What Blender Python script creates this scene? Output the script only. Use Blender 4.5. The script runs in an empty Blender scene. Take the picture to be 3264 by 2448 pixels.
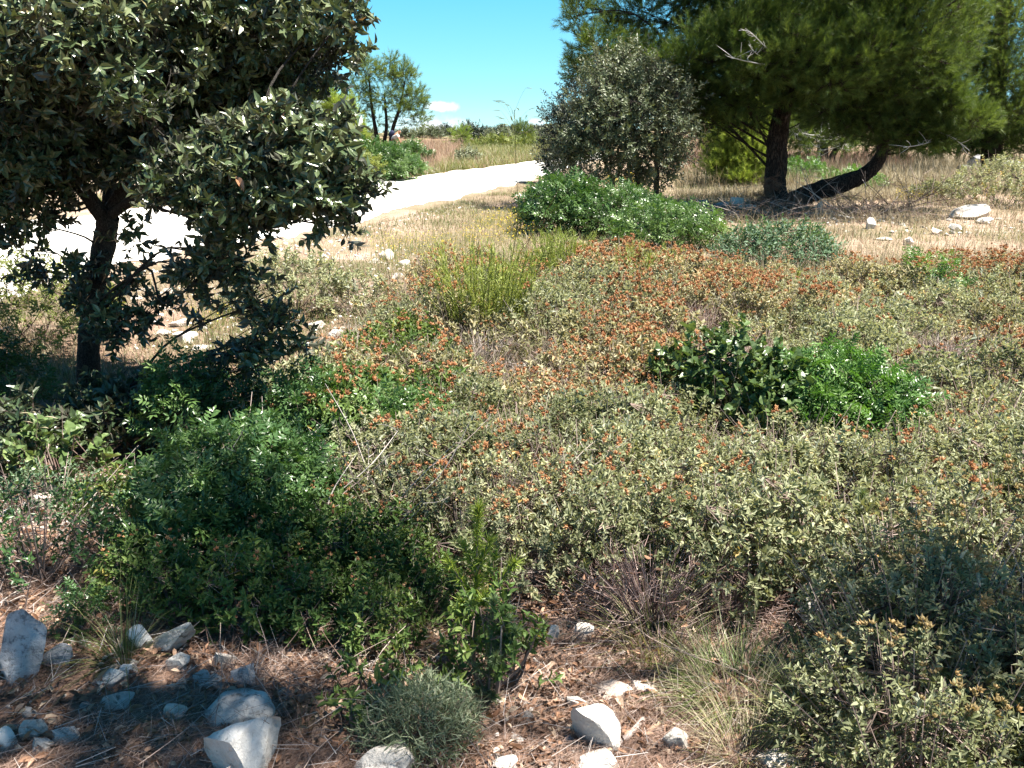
import bpy, bmesh, math, random
import numpy as np
from mathutils import Vector, Matrix, noise as mnoise

SEED = 7
rng = np.random.default_rng(SEED)
random.seed(SEED)
scene = bpy.context.scene
COL = scene.collection

# ------------------------------------------------------------------ camera geometry
FPX, W0, H0 = 2770.0, 3264.0, 2448.0
PITCH = math.radians(15.6)
EYE = np.array([0.0, 0.0, 1.55])
FWD = np.array([0.0, math.cos(PITCH), -math.sin(PITCH)])
UPV = np.array([0.0, math.sin(PITCH), math.cos(PITCH)])

def terrain(x, y):
    x = np.asarray(x, float); y = np.asarray(y, float)
    base = np.interp(y, [-60, 0, 4, 8, 12, 16, 24, 34, 46, 60, 90, 140, 175, 260, 600, 3000],
                        [0, 0, 0.0, 0.07, 0.19, 0.33, 0.47, 0.60, 0.76, 1.02, 1.66, 2.78, 3.3, 3.2, 2.0, 0.0])
    fall = np.clip((y - 1.0) / 6.0, 0, 1)
    n = 0.030 * np.sin(x * 1.3 + 0.4) * np.cos(y * 0.9 + 1.1) + 0.018 * np.sin(x * 2.9 + y * 2.1)
    n = n * np.clip(1.2 - y / 60.0, 0.15, 1)
    far = np.clip((y - 60) / 80, 0, 1) * (0.35 * np.sin(x * 0.021 + 0.6) + 0.18 * np.sin(x * 0.06))
    return base + n + far

def ray(px, py):
    cx = (px - W0 / 2) / FPX; cy = (py - H0 / 2) / FPX
    d = FWD + cx * np.array([1.0, 0, 0]) - cy * UPV
    return d

def at(px, py, y):
    """point on the sight line of a photo pixel at forward distance y"""
    d = ray(px, py)
    return EYE + d * (y / d[1])

def G(px, py):
    """where the sight line of a photo pixel meets the terrain"""
    d = ray(px, py); d = d / d[1]
    t0, t = 0.5, 0.5
    while t < 400:
        p = EYE + d * t
        if p[2] < terrain(p[0], p[1]):
            a, b = t0, t
            for _ in range(30):
                m = (a + b) / 2; q = EYE + d * m
                if q[2] < terrain(q[0], q[1]): b = m
                else: a = m
            q = EYE + d * b
            return np.array([q[0], q[1], float(terrain(q[0], q[1]))])
        t0 = t; t *= 1.01
    q = EYE + d * 150
    return np.array([q[0], q[1], float(terrain(q[0], q[1]))])

def gz(x, y): return float(terrain(x, y))

def project(P):
    P = np.atleast_2d(P) - EYE
    z = P @ FWD
    z = np.where(np.abs(z) < 1e-6, 1e-6, z)
    return np.stack([W0 / 2 + FPX * P[:, 0] / z, H0 / 2 - FPX * (P @ UPV) / z], 1)

def inpoly(pts, poly):
    x, y = pts[:, 0], pts[:, 1]; c = np.zeros(len(pts), bool); n = len(poly); j = n - 1
    for i in range(n):
        xi, yi = poly[i]; xj, yj = poly[j]
        cond = ((yi > y) != (yj > y)) & (x < (xj - xi) * (y - yi) / (yj - yi + 1e-12) + xi)
        c ^= cond; j = i
    return c

def vnoise(x, y, s=1.0, o=0.0):
    """cheap smooth 2D noise 0..1"""
    x = np.asarray(x) * s + o; y = np.asarray(y) * s - o * 1.7
    xi = np.floor(x).astype(int); yi = np.floor(y).astype(int); fx = x - xi; fy = y - yi
    fx = fx * fx * (3 - 2 * fx); fy = fy * fy * (3 - 2 * fy)
    def h(a, b):
        v = np.sin(a * 127.1 + b * 311.7) * 43758.5453
        return v - np.floor(v)
    return (h(xi, yi) * (1 - fx) + h(xi + 1, yi) * fx) * (1 - fy) + (h(xi, yi + 1) * (1 - fx) + h(xi + 1, yi + 1) * fx) * fy

# ------------------------------------------------------------------ mesh collector
class MB:
    def __init__(self): self.V = []; self.F = []; self.M = []; self.T = []; self.n = 0
    def add(self, V, F, tint=None, mat=0):
        V = np.asarray(V, np.float32).reshape(-1, 3); F = np.asarray(F, np.int64)
        if len(V) == 0 or len(F) == 0: return
        self.V.append(V); self.F.append(F + self.n); self.M.append(np.full(len(F), mat, np.int32))
        t = np.full(len(V), 0.5, np.float32) if tint is None else np.broadcast_to(np.asarray(tint, np.float32), (len(V),))
        self.T.append(t); self.n += len(V)
    def mesh(self, name, mats, smooth=False):
        me = bpy.data.meshes.new(name)
        if self.n == 0: return me
        V = np.concatenate(self.V); T = np.concatenate(self.T); M = np.concatenate(self.M)
        loops = np.concatenate([f.ravel() for f in self.F])
        tot = np.concatenate([np.full(len(f), f.shape[1], np.int32) for f in self.F])
        st = np.concatenate([[0], np.cumsum(tot)[:-1]]).astype(np.int32)
        me.vertices.add(len(V)); me.vertices.foreach_set('co', V.ravel())
        me.loops.add(len(loops)); me.loops.foreach_set('vertex_index', loops.astype(np.int32))
        me.polygons.add(len(tot)); me.polygons.foreach_set('loop_start', st); me.polygons.foreach_set('loop_total', tot)
        a = me.attributes.new('tint', 'FLOAT', 'POINT'); a.data.foreach_set('value', T)
        for m in mats: me.materials.append(m)
        if len(mats) > 1: me.polygons.foreach_set('material_index', M)
        me.polygons.foreach_set('use_smooth', np.full(len(tot), bool(smooth)))
        me.update(calc_edges=True)
        return me
    def obj(self, name, mats, parent=None, smooth=False):
        if not isinstance(mats, (list, tuple)): mats = [mats]
        o = bpy.data.objects.new(name, self.mesh(name, mats, smooth)); COL.objects.link(o)
        if parent is not None: o.parent = parent
        return o

def unit(v):
    v = np.asarray(v, float)
    return v / np.maximum(np.linalg.norm(v, axis=-1, keepdims=True), 1e-9)

def frames(d, up=None):
    """rotation matrices whose local +Y is d and local +Z is near up"""
    y = unit(d)
    if up is None: up = np.broadcast_to(np.array([0, 0, 1.0]), y.shape)
    up = up + 0.001 * np.array([1.0, 0.37, 0.2])
    x = unit(np.cross(y, up)); z = np.cross(x, y)
    return np.stack([x, y, z], -1)

def roll(R, a):
    c, s = np.cos(a)[:, None], np.sin(a)[:, None]
    x, y, z = R[..., 0], R[..., 1], R[..., 2]
    return np.stack([x * c + z * s, y, z * c - x * s], -1)

def inst(mb, T, P, R, S, tint=None, mat=0):
    """T = (V, F) or (V, F, tintoffset)"""
    V, F = T[0], T[1]; k = len(V); n = len(P)
    if n == 0: return
    S = np.asarray(S, float)
    if S.ndim == 0: S = np.full(n, float(S))
    if S.ndim == 1: S = np.repeat(S[:, None], 3, 1)
    X = np.einsum('nij,nkj->nki', R, V[None] * S[:, None, :]) + P[:, None, :]
    FF = (F[None] + (np.arange(n) * k)[:, None, None]).reshape(-1, F.shape[1])
    if tint is None: tint = rng.random(n)
    tt = np.repeat(np.broadcast_to(np.asarray(tint, float), (n,)), k)
    if len(T) > 2: tt = np.clip(tt * 0.75 + np.tile(T[2], n) * 0.25, 0, 1)
    mb.add(X.reshape(-1, 3), FF, tt, mat)

def rdirs(n):
    return unit(rng.normal(size=(n, 3)))

# ------------------------------------------------------------------ templates
def leafT(n, prof, fold=0.25, droop=0.3, width=0.4, wave=0.0):
    """leaf of length 1 along +Y, n segments, half-width profile, folded on the midrib, tip drooping"""
    t = np.linspace(0, 1, n + 1); w = np.array([prof(a) for a in t]) * width * 0.5
    V = []
    for i, a in enumerate(t):
        z = -droop * a * a
        wz = fold * w[i] + wave * math.sin(a * 9) * 0.05
        V += [(-w[i], a, z + wz), (0, a, z), (w[i], a, z + fold * w[i] - wave * math.sin(a * 9) * 0.05)]
    F = []
    for i in range(n):
        b = 3 * i
        F += [(b, b + 1, b + 4, b + 3), (b + 1, b + 2, b + 5, b + 4)]
    return np.array(V, float), np.array(F)

P_OVAL = lambda a: max(0.02, math.sin(math.pi * min(1, a * 0.96 + 0.02)) ** 0.7)
P_LANCE = lambda a: max(0.02, math.sin(math.pi * a ** 0.8) ** 1.1)
P_OBOV = lambda a: max(0.03, math.sin(math.pi * a ** 1.3) ** 0.8)
OAKL = [leafT(4, P_LANCE, f, d, 0.44, wv) for f, d, wv in ((0.5, 0.25, 0.3), (0.25, 0.45, 0.5), (0.8, 0.1, 0.2), (0.4, -0.15, 0.5))]
OVALL = [leafT(2, P_OVAL, f, d, 0.42) for f, d in ((0.4, 0.15), (0.2, 0.3))]
CISTL = [leafT(3, P_OVAL, f, d, 0.46) for f, d in ((0.7, 0.35), (1.0, 0.6), (0.5, 0.1))]
BROADL = [leafT(4, P_OVAL, f, d, 0.72, wv) for f, d, wv in ((0.4, 0.2, 1.0), (0.2, 0.35, 0.8), (0.7, 0.05, 1.2))]
SMALLL = [leafT(2, P_OVAL, 0.4, 0.2, 0.5)]

def needleT(w=0.04):
    return np.array([(-w / 2, 0, 0), (w / 2, 0, 0), (0, 1, 0)], float), np.array([(0, 1, 2)])

def bladeT(bend, w=0.03, n=3):
    V = []; F = []
    for i in range(n + 1):
        t = i / n
        ang = bend * t
        y = t * (1 - 0.25 * abs(bend) * t); z = bend * t * t * 0.55
        ww = w * (1 - t ** 2 * 0.9) / 2
        V += [(-ww, y, z), (ww, y, z)]
    for i in range(n): F.append((2 * i, 2 * i + 1, 2 * i + 3, 2 * i + 2))
    return np.array(V, float), np.array(F)
BLADES = [bladeT(b) for b in (-0.1, -0.5, -0.9, -1.4)]
STICK3 = (np.array([(math.cos(a) * r, y, math.sin(a) * r) for y, r in ((0, 1), (1, 0.55)) for a in (0, 2.094, 4.189)], float),
          np.array([(0, 1, 4, 3), (1, 2, 5, 4), (2, 0, 3, 5)]))

def mergeT(items):
    V = []; F = []; t = []; n = 0
    for it in items:
        v, f = it[0], it[1]
        V.append(v); F.append(f + n); n += len(v)
        t.append(np.full(len(v), it[2] if len(it) > 2 else 0.5))
    return np.concatenate(V), np.concatenate(F), np.concatenate(t)

def xf(T, p, R, s):
    return (T[0] * s) @ np.asarray(R).T + np.asarray(p), T[1]

def one_frame(d, up=(0, 0, 1), r=0.0):
    R = frames(np.array([d], float), np.array([up], float))
    return roll(R, np.array([r]))[0]

def cist_shoot(L=0.09, leaf=0.034, nodes=5, seed=0, T=CISTL, spread=(35, 75)):
    r = np.random.default_rng(seed); it = []
    for i in range(nodes):
        h = L * (i + 0.6) / nodes
        for k in range(2 if i < nodes - 1 else 3):
            phi = i * 1.57 + k * math.pi * (1 if i < nodes - 1 else 0.66) + r.normal() * 0.25
            th = math.radians(r.uniform(*spread)) * (1 - 0.45 * i / nodes)
            d = (math.cos(phi) * math.sin(th), math.cos(th), math.sin(phi) * math.sin(th))
            s = leaf * r.uniform(0.7, 1.15) * (1 - 0.35 * abs(i / (nodes - 1) - 0.45))
            it.append(xf(T[r.integers(len(T))], (0, h, 0), one_frame(d, (0, 1, 0), r.normal() * 0.5), s) + (r.random(),))
    return mergeT(it)
CSHOOTS = [cist_shoot(seed=i) for i in range(6)]

def lentisk_leaf(pairs=4, L=0.085, leaf=0.026, seed=0):
    r = np.random.default_rng(seed); it = []; tt = r.random()
    for i in range(pairs):
        y = L * (0.3 + 0.6 * i / (pairs - 1))
        for s in (-1, 1):
            d = (s * 0.85, 0.55 + r.normal() * 0.1, r.normal() * 0.15 + 0.1)
            it.append(xf(OVALL[r.integers(2)], (0, y, -0.25 * y * y / L), one_frame(unit(d), (0, 0, 1), s * 0.2 + r.normal() * 0.2), leaf * r.uniform(0.8, 1.15)) + (tt,))
    it.append(xf(OVALL[0], (0, L * 0.93, -0.2 * L), one_frame((0, 1, -0.3)), leaf) + (tt,))
    return mergeT(it)
def lentisk_shoot(seed=0, n=6, L=0.1):
    r = np.random.default_rng(100 + seed); it = []
    for i in range(n):
        phi = i * 2.4 + r.normal() * 0.3; th = math.radians(r.uniform(30, 80)) * (1 - 0.5 * i / n)
        d = (math.cos(phi) * math.sin(th), math.cos(th), math.sin(phi) * math.sin(th))
        T = lentisk_leaf(int(r.integers(3, 6)), seed=int(r.integers(99)))
        R = one_frame(d, (0, 1, 0), r.normal() * 0.2)
        v = (T[0] * r.uniform(0.8, 1.15)) @ R.T + np.array([0, L * i / n, 0])
        it.append((v, T[1], T[2].mean()))
    return mergeT(it)
LSHOOTS = [lentisk_shoot(i) for i in range(5)]

def rosette(T, n, L, leaf, seed, spread=(30, 85)):
    r = np.random.default_rng(seed); it = []
    for i in range(n):
        phi = i * 2.4 + r.normal() * 0.4; th = math.radians(r.uniform(*spread)) * (1 - 0.35 * i / n)
        d = (math.cos(phi) * math.sin(th), math.cos(th), math.sin(phi) * math.sin(th))
        it.append(xf(T[r.integers(len(T))], (0, L * i / n, 0), one_frame(d, (0, 1, 0), r.normal() * 0.6), leaf * r.uniform(0.65, 1.2)) + (r.random(),))
    return mergeT(it)
OAKSH = [rosette(OAKL, 11, 0.10, 0.055, 50 + i, (25, 100)) for i in range(6)]
YOAKSH = [rosette(BROADL, 8, 0.10, 0.048, 70 + i, (30, 85)) for i in range(5)]
SMALLSH = [rosette(OVALL, 12, 0.14, 0.045, 80 + i) for i in range(4)]

def needle_shoot(L=0.14, n=60, nl=0.075, w=0.045, seed=0, ang=(20, 50), tip=True):
    r = np.random.default_rng(seed)
    h = L * np.sort(r.random(n)) ** 0.8; phi = r.random(n) * 6.283; th = np.radians(r.uniform(ang[0], ang[1], n))
    d = np.stack([np.cos(phi) * np.sin(th), np.cos(th), np.sin(phi) * np.sin(th)], 1)
    R = roll(frames(d, np.broadcast_to(np.array([0.0, 1, 0]), d.shape)), r.random(n) * 6.28)
    T = needleT(w); V = np.einsum('nij,kj->nki', R, T[0]) * (nl * r.uniform(0.7, 1.1, n))[:, None, None]
    V[:, :, 1] += h[:, None]
    F = (T[1][None] + (np.arange(n) * 3)[:, None, None]).reshape(-1, 3)
    return V.reshape(-1, 3), F, np.repeat(r.random(n), 3)
PINESH = [needle_shoot(seed=i) for i in range(5)]
PINEFAR = [needle_shoot(0.3, 34, 0.16, 0.075, seed=20 + i) for i in range(4)]

def tube(mb, pts, rad, sides=8, tint=None, mat=0, smoothn=4, bump=0.0):
    pts = np.asarray(pts, float); rad = np.broadcast_to(np.asarray(rad, float), (len(pts),))
    if smoothn > 1 and len(pts) > 2:
        out = []; ro = []; n = len(pts)
        for i in range(n - 1):
            p0 = pts[max(0, i - 1)]; p1 = pts[i]; p2 = pts[i + 1]; p3 = pts[min(n - 1, i + 2)]
            for k in range(smoothn):
                t = k / smoothn
                out.append(0.5 * ((2 * p1) + (-p0 + p2) * t + (2 * p0 - 5 * p1 + 4 * p2 - p3) * t * t + (-p0 + 3 * p1 - 3 * p2 + p3) * t ** 3))
                ro.append(rad[i] * (1 - t) + rad[i + 1] * t)
        out.append(pts[-1]); ro.append(rad[-1]); pts = np.array(out); rad = np.array(ro)
    tang = unit(np.gradient(pts, axis=0)); n = len(pts)
    ref = np.array([0.31, 0.2, 0.93]) if abs(tang[0][2]) < 0.8 else np.array([0.9, 0.3, 0.1])
    V = []
    a = np.arange(sides) * 2 * math.pi / sides
    for i in range(n):
        u = unit(np.cross(tang[i], ref)); v = np.cross(tang[i], u); ref = unit(ref - 0 * ref)
        rr = rad[i] * (1 + (bump * (rng.random(sides) - 0.5) if bump else 0))
        V.append(pts[i] + (np.cos(a) * rr)[:, None] * u + (np.sin(a) * rr)[:, None] * v)
    V = np.concatenate(V); F = []
    for i in range(n - 1):
        for k in range(sides):
            k2 = (k + 1) % sides
            F.append((i * sides + k, i * sides + k2, (i + 1) * sides + k2, (i + 1) * sides + k))
    mb.add(V, np.array(F), tint if tint is not None else 0.5, mat)
    return pts, rad

# ------------------------------------------------------------------ object bookkeeping
def tag(o, label=None, cat=None, group=None, kind=None):
    if label: o['label'] = label
    if cat: o['category'] = cat
    if group: o['group'] = group
    if kind: o['kind'] = kind
    return o
def empty(name, loc, label, cat, group=None, rz=0.0):
    o = bpy.data.objects.new(name, None); COL.objects.link(o)
    o.location = loc; o.rotation_euler = (0, 0, rz); o.empty_display_size = 0.1
    return tag(o, label, cat, group)
def copy_tree(o, loc, rz=0.0, s=1.0, label=None, group=None):
    c = o.copy(); COL.objects.link(c); c.location = loc; c.rotation_euler = (rng.normal() * 0.06, rng.normal() * 0.06, rz)
    c.scale = (s, s, s) if not isinstance(s, (tuple, list)) else s
    if label: c['label'] = label
    if group: c['group'] = group
    for ch in list(o.children):
        d = ch.copy(); COL.objects.link(d); d.parent = c
    return c
# ------------------------------------------------------------------ materials
def nt(name):
    m = bpy.data.materials.new(name); m.use_nodes = True
    t = m.node_tree; t.nodes.clear()
    return m, t, t.nodes.new('ShaderNodeOutputMaterial')
def node(t, kind, **kw):
    n = t.nodes.new(kind)
    for k, v in kw.items():
        if k in n.inputs: n.inputs[k].default_value = v
        else: setattr(n, k, v)
    return n
def ramp(t, stops, interp='LINEAR'):
    r = t.nodes.new('ShaderNodeValToRGB'); r.color_ramp.interpolation = interp
    e = r.color_ramp.elements
    while len(e) < len(stops): e.new(0.5)
    for el, (p, c) in zip(e, stops): el.position = p; el.color = (*c, 1)
    return r
def mixc(t, fac, a, b, mode='MIX'):
    m = t.nodes.new('ShaderNodeMix'); m.data_type = 'RGBA'; m.blend_type = mode
    for sock, v in ((m.inputs[0], fac), (m.inputs[6], a), (m.inputs[7], b)):
        if hasattr(v, 'is_output') or isinstance(v, bpy.types.NodeSocket): t.links.new(v, sock)
        else: sock.default_value = v if not isinstance(v, tuple) or len(v) == 4 else (*v, 1)
    return m.outputs[2]

def leaf_mat(name, stops, rough=0.5, trans=0.3, spec=0.3, under=None, tcol=(1.25, 1.2, 0.6), var=0.35):
    m, t, out = nt(name)
    a = node(t, 'ShaderNodeAttribute', attribute_name='tint')
    oi = node(t, 'ShaderNodeObjectInfo')
    mm = node(t, 'ShaderNodeMath', operation='MULTIPLY_ADD'); t.links.new(oi.outputs['Random'], mm.inputs[0]); mm.inputs[1].default_value = var; mm.inputs[2].default_value = -var / 2
    ad = node(t, 'ShaderNodeMath', operation='ADD', use_clamp=True); t.links.new(a.outputs['Fac'], ad.inputs[0]); t.links.new(mm.outputs[0], ad.inputs[1])
    r = ramp(t, stops); t.links.new(ad.outputs[0], r.inputs[0])
    col = r.outputs[0]
    if under is not None:
        g = node(t, 'ShaderNodeNewGeometry')
        col = mixc(t, g.outputs['Backfacing'], col, under)
    p = node(t, 'ShaderNodeBsdfPrincipled', Roughness=rough)
    p.inputs['Specular IOR Level'].default_value = spec
    t.links.new(col, p.inputs['Base Color'])
    tr = node(t, 'ShaderNodeBsdfTranslucent')
    tc = mixc(t, 1.0, col, (*tcol, 1), 'MULTIPLY'); t.links.new(tc, tr.inputs['Color'])
    mx = node(t, 'ShaderNodeMixShader'); mx.inputs[0].default_value = trans
    t.links.new(p.outputs[0], mx.inputs[1]); t.links.new(tr.outputs[0], mx.inputs[2])
    t.links.new(mx.outputs[0], out.inputs['Surface'])
    return m

def bark_mat(name, dark, light, scale=14, bump=0.6, stretch=0.25):
    m, t, out = nt(name)
    tc = node(t, 'ShaderNodeTexCoord'); mp = node(t, 'ShaderNodeMapping'); mp.inputs['Scale'].default_value = (1, 1, stretch)
    t.links.new(tc.outputs['Object'], mp.inputs[0])
    v = node(t, 'ShaderNodeTexVoronoi', Scale=scale, feature='DISTANCE_TO_EDGE'); n = node(t, 'ShaderNodeTexNoise', Scale=scale * 2.2, Detail=6.0)
    nm = mixc(t, 0.3, mp.outputs[0], n.outputs['Color']); t.links.new(mp.outputs[0], n.inputs[0]); t.links.new(nm, v.inputs[0])
    mul = node(t, 'ShaderNodeMath', operation='MULTIPLY'); t.links.new(v.outputs['Distance'], mul.inputs[0]); mul.inputs[1].default_value = 4.0
    ad = node(t, 'ShaderNodeMath', operation='MULTIPLY', use_clamp=True); t.links.new(mul.outputs[0], ad.inputs[0]); t.links.new(n.outputs['Fac'], ad.inputs[1])
    r = ramp(t, [(0.0, dark), (0.5, light)]); t.links.new(ad.outputs[0], r.inputs[0])
    p = node(t, 'ShaderNodeBsdfPrincipled', Roughness=0.9); p.inputs['Specular IOR Level'].default_value = 0.15
    t.links.new(r.outputs[0], p.inputs['Base Color'])
    b = node(t, 'ShaderNodeBump', Strength=bump, Distance=0.03); t.links.new(ad.outputs[0], b.inputs['Height']); t.links.new(b.outputs[0], p.inputs['Normal'])
    t.links.new(p.outputs[0], out.inputs['Surface'])
    return m

def plain_mat(name, stops, rough=0.85, spec=0.2, scale=None, bump=0.0):
    """colour from the tint attribute, broken up by a little noise"""
    m, t, out = nt(name)
    a = node(t, 'ShaderNodeAttribute', attribute_name='tint')
    r = ramp(t, stops); t.links.new(a.outputs['Fac'], r.inputs[0]); col = r.outputs[0]
    p = node(t, 'ShaderNodeBsdfPrincipled', Roughness=rough); p.inputs['Specular IOR Level'].default_value = spec
    if scale:
        tc = node(t, 'ShaderNodeTexCoord'); n = node(t, 'ShaderNodeTexNoise', Scale=scale, Detail=5.0); t.links.new(tc.outputs['Object'], n.inputs[0])
        rr = ramp(t, [(0.3, (0.6, 0.6, 0.6)), (0.7, (1.15, 1.15, 1.15))]); t.links.new(n.outputs['Fac'], rr.inputs[0])
        col = mixc(t, 1.0, col, rr.outputs[0], 'MULTIPLY')
        if bump:
            b = node(t, 'ShaderNodeBump', Strength=bump, Distance=0.01); t.links.new(n.outputs['Fac'], b.inputs['Height']); t.links.new(b.outputs[0], p.inputs['Normal'])
    t.links.new(col, p.inputs['Base Color']); t.links.new(p.outputs[0], out.inputs['Surface'])
    return m

def rock_mat(name, pale, grey, dark, lich=0.45):
    m, t, out = nt(name)
    tc = node(t, 'ShaderNodeTexCoord'); oi = node(t, 'ShaderNodeObjectInfo')
    av = node(t, 'ShaderNodeVectorMath', operation='ADD'); t.links.new(tc.outputs['Object'], av.inputs[0])
    sc = node(t, 'ShaderNodeVectorMath', operation='SCALE'); t.links.new(oi.outputs['Location'], sc.inputs[0]); sc.inputs['Scale'].default_value = 3.1
    t.links.new(sc.outputs[0], av.inputs[1])
    n1 = node(t, 'ShaderNodeTexNoise', Scale=9.0, Detail=8.0, Roughness=0.65); n2 = node(t, 'ShaderNodeTexNoise', Scale=45.0, Detail=6.0, Roughness=0.7); n3 = node(t, 'ShaderNodeTexNoise', Scale=5.0, Detail=3.0)
    for n in (n1, n2, n3): t.links.new(av.outputs[0], n.inputs[0])
    r1 = ramp(t, [(0.35, grey), (0.6, pale)]); t.links.new(n1.outputs['Fac'], r1.inputs[0])
    r2 = ramp(t, [(lich - 0.08, dark), (lich + 0.02, (1, 1, 1))]); t.links.new(n2.outputs['Fac'], r2.inputs[0])
    c = mixc(t, 1.0, r1.outputs[0], r2.outputs[0], 'MULTIPLY')
    r3 = ramp(t, [(0.55, (1, 1, 1)), (0.75, (0.85, 0.62, 0.48))]); t.links.new(n3.outputs['Fac'], r3.inputs[0])
    c = mixc(t, 0.7, c, r3.outputs[0], 'MULTIPLY')
    p = node(t, 'ShaderNodeBsdfPrincipled', Roughness=0.88); p.inputs['Specular IOR Level'].default_value = 0.2
    t.links.new(c, p.inputs['Base Color'])
    ad = node(t, 'ShaderNodeMath', operation='ADD'); t.links.new(n1.outputs['Fac'], ad.inputs[0]); t.links.new(n2.outputs['Fac'], ad.inputs[1])
    b = node(t, 'ShaderNodeBump', Strength=0.8, Distance=0.016); t.links.new(ad.outputs[0], b.inputs['Height']); t.links.new(b.outputs[0], p.inputs['Normal'])
    t.links.new(p.outputs[0], out.inputs['Surface'])
    return m

M = {}
M['oak'] = leaf_mat('holm_oak_leaf', [(0.0, (0.026, 0.045, 0.022)), (0.55, (0.065, 0.095, 0.042)), (0.9, (0.15, 0.175, 0.085)), (0.985, (0.20, 0.20, 0.10)), (1.0, (0.30, 0.16, 0.09))], 0.28, 0.13, 0.55, under=(0.075, 0.08, 0.06))
M['olive'] = leaf_mat('grey_evergreen_leaf', [(0.0, (0.05, 0.065, 0.03)), (0.6, (0.12, 0.145, 0.075)), (1.0, (0.23, 0.25, 0.15))], 0.45, 0.2, 0.4, under=(0.14, 0.15, 0.12))
M['darkoak'] = leaf_mat('dark_evergreen_leaf', [(0.0, (0.012, 0.02, 0.014)), (1.0, (0.045, 0.06, 0.035))], 0.45, 0.12, 0.4)
M['pine'] = leaf_mat('pine_needle', [(0.0, (0.032, 0.060, 0.018)), (0.45, (0.095, 0.145, 0.034)), (1.0, (0.21, 0.26, 0.065))], 0.5, 0.4, 0.3)
M['pine_bright'] = leaf_mat('young_pine_needle', [(0.0, (0.12, 0.18, 0.03)), (0.5, (0.22, 0.30, 0.055)), (1.0, (0.34, 0.40, 0.10))], 0.5, 0.32, 0.3)
M['pine_blue'] = leaf_mat('seedling_needle', [(0.0, (0.06, 0.11, 0.06)), (0.5, (0.12, 0.19, 0.10)), (1.0, (0.22, 0.28, 0.13))], 0.5, 0.3, 0.3)
M['dead_needle'] = leaf_mat('dead_needle', [(0.0, (0.11, 0.055, 0.04)), (0.5, (0.22, 0.12, 0.09)), (1.0, (0.34, 0.22, 0.17))], 0.7, 0.2, 0.2)
M['cistus'] = leaf_mat('rockrose_leaf', [(0.0, (0.06, 0.075, 0.03)), (0.4, (0.18, 0.195, 0.10)), (0.8, (0.34, 0.355, 0.225)), (0.94, (0.43, 0.41, 0.22)), (1.0, (0.50, 0.34, 0.12))], 0.6, 0.28, 0.3, under=(0.33, 0.35, 0.26), var=0.5)
M['cistus_dry'] = leaf_mat('dry_rockrose_leaf', [(0.0, (0.11, 0.11, 0.055)), (0.4, (0.24, 0.235, 0.13)), (0.75, (0.38, 0.345, 0.22)), (1.0, (0.44, 0.29, 0.15))], 0.65, 0.26, 0.25, under=(0.33, 0.31, 0.22), var=0.5)
M['cistus_green'] = leaf_mat('green_rockrose_leaf', [(0.0, (0.04, 0.08, 0.02)), (0.5, (0.09, 0.15, 0.04)), (0.9, (0.16, 0.21, 0.06)), (1.0, (0.32, 0.27, 0.07))], 0.5, 0.32, 0.3)
M['lentisk'] = leaf_mat('lentisk_leaf', [(0.0, (0.025, 0.060, 0.020)), (0.5, (0.060, 0.120, 0.036)), (1.0, (0.13, 0.195, 0.06))], 0.33, 0.22, 0.5, tcol=(1.1, 1.35, 0.5))
M['lentisk_bright'] = leaf_mat('bright_lentisk_leaf', [(0.0, (0.05, 0.11, 0.03)), (0.5, (0.10, 0.19, 0.045)), (1.0, (0.18, 0.27, 0.07))], 0.35, 0.28, 0.5, tcol=(1.1, 1.35, 0.5))
M['yoak'] = leaf_mat('young_oak_leaf', [(0.0, (0.05, 0.085, 0.03)), (0.55, (0.11, 0.165, 0.055)), (0.92, (0.20, 0.24, 0.085)), (1.0, (0.25, 0.13, 0.06))], 0.38, 0.22, 0.45)
M['blueleaf'] = leaf_mat('blue_green_herb_leaf', [(0.0, (0.06, 0.11, 0.06)), (0.5, (0.11, 0.18, 0.10)), (1.0, (0.20, 0.27, 0.17))], 0.5, 0.28, 0.3)
M['yelleaf'] = leaf_mat('yellow_green_leaf', [(0.0, (0.08, 0.11, 0.025)), (0.5, (0.16, 0.19, 0.05)), (1.0, (0.27, 0.29, 0.10))], 0.5, 0.32, 0.3)
M['broom'] = leaf_mat('broom_green', [(0.0, (0.12, 0.17, 0.03)), (0.5, (0.21, 0.27, 0.055)), (1.0, (0.33, 0.37, 0.11))], 0.5, 0.3, 0.3)
M['dry'] = leaf_mat('dry_grass', [(0.0, (0.16, 0.135, 0.09)), (0.5, (0.31, 0.265, 0.18)), (1.0, (0.47, 0.41, 0.30))], 0.6, 0.3, 0.25, tcol=(1.1, 1.05, 0.9))
M['pinkdry'] = leaf_mat('reddish_dry_grass', [(0.0, (0.16, 0.10, 0.07)), (0.5, (0.27, 0.17, 0.125)), (1.0, (0.38, 0.28, 0.20))], 0.6, 0.3, 0.25, tcol=(1.1, 1.0, 0.9))
M['grass'] = leaf_mat('green_grass', [(0.0, (0.06, 0.085, 0.022)), (0.5, (0.13, 0.155, 0.05)), (0.85, (0.24, 0.24, 0.10)), (1.0, (0.34, 0.29, 0.16))], 0.45, 0.3, 0.3)
M['tussock'] = leaf_mat('tussock_blade', [(0.0, (0.06, 0.10, 0.025)), (0.5, (0.13, 0.19, 0.055)), (0.9, (0.24, 0.28, 0.10)), (1.0, (0.36, 0.33, 0.18))], 0.4, 0.28, 0.35)
M['fescue'] = leaf_mat('grey_green_blade', [(0.0, (0.07, 0.10, 0.055)), (0.5, (0.14, 0.18, 0.11)), (1.0, (0.26, 0.29, 0.19))], 0.5, 0.25, 0.3)
M['needles'] = leaf_mat('fallen_pine_needle', [(0.0, (0.10, 0.055, 0.040)), (0.5, (0.24, 0.155, 0.12)), (0.8, (0.36, 0.265, 0.215)), (1.0, (0.50, 0.41, 0.35))], 0.6, 0.1, 0.3)
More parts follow.
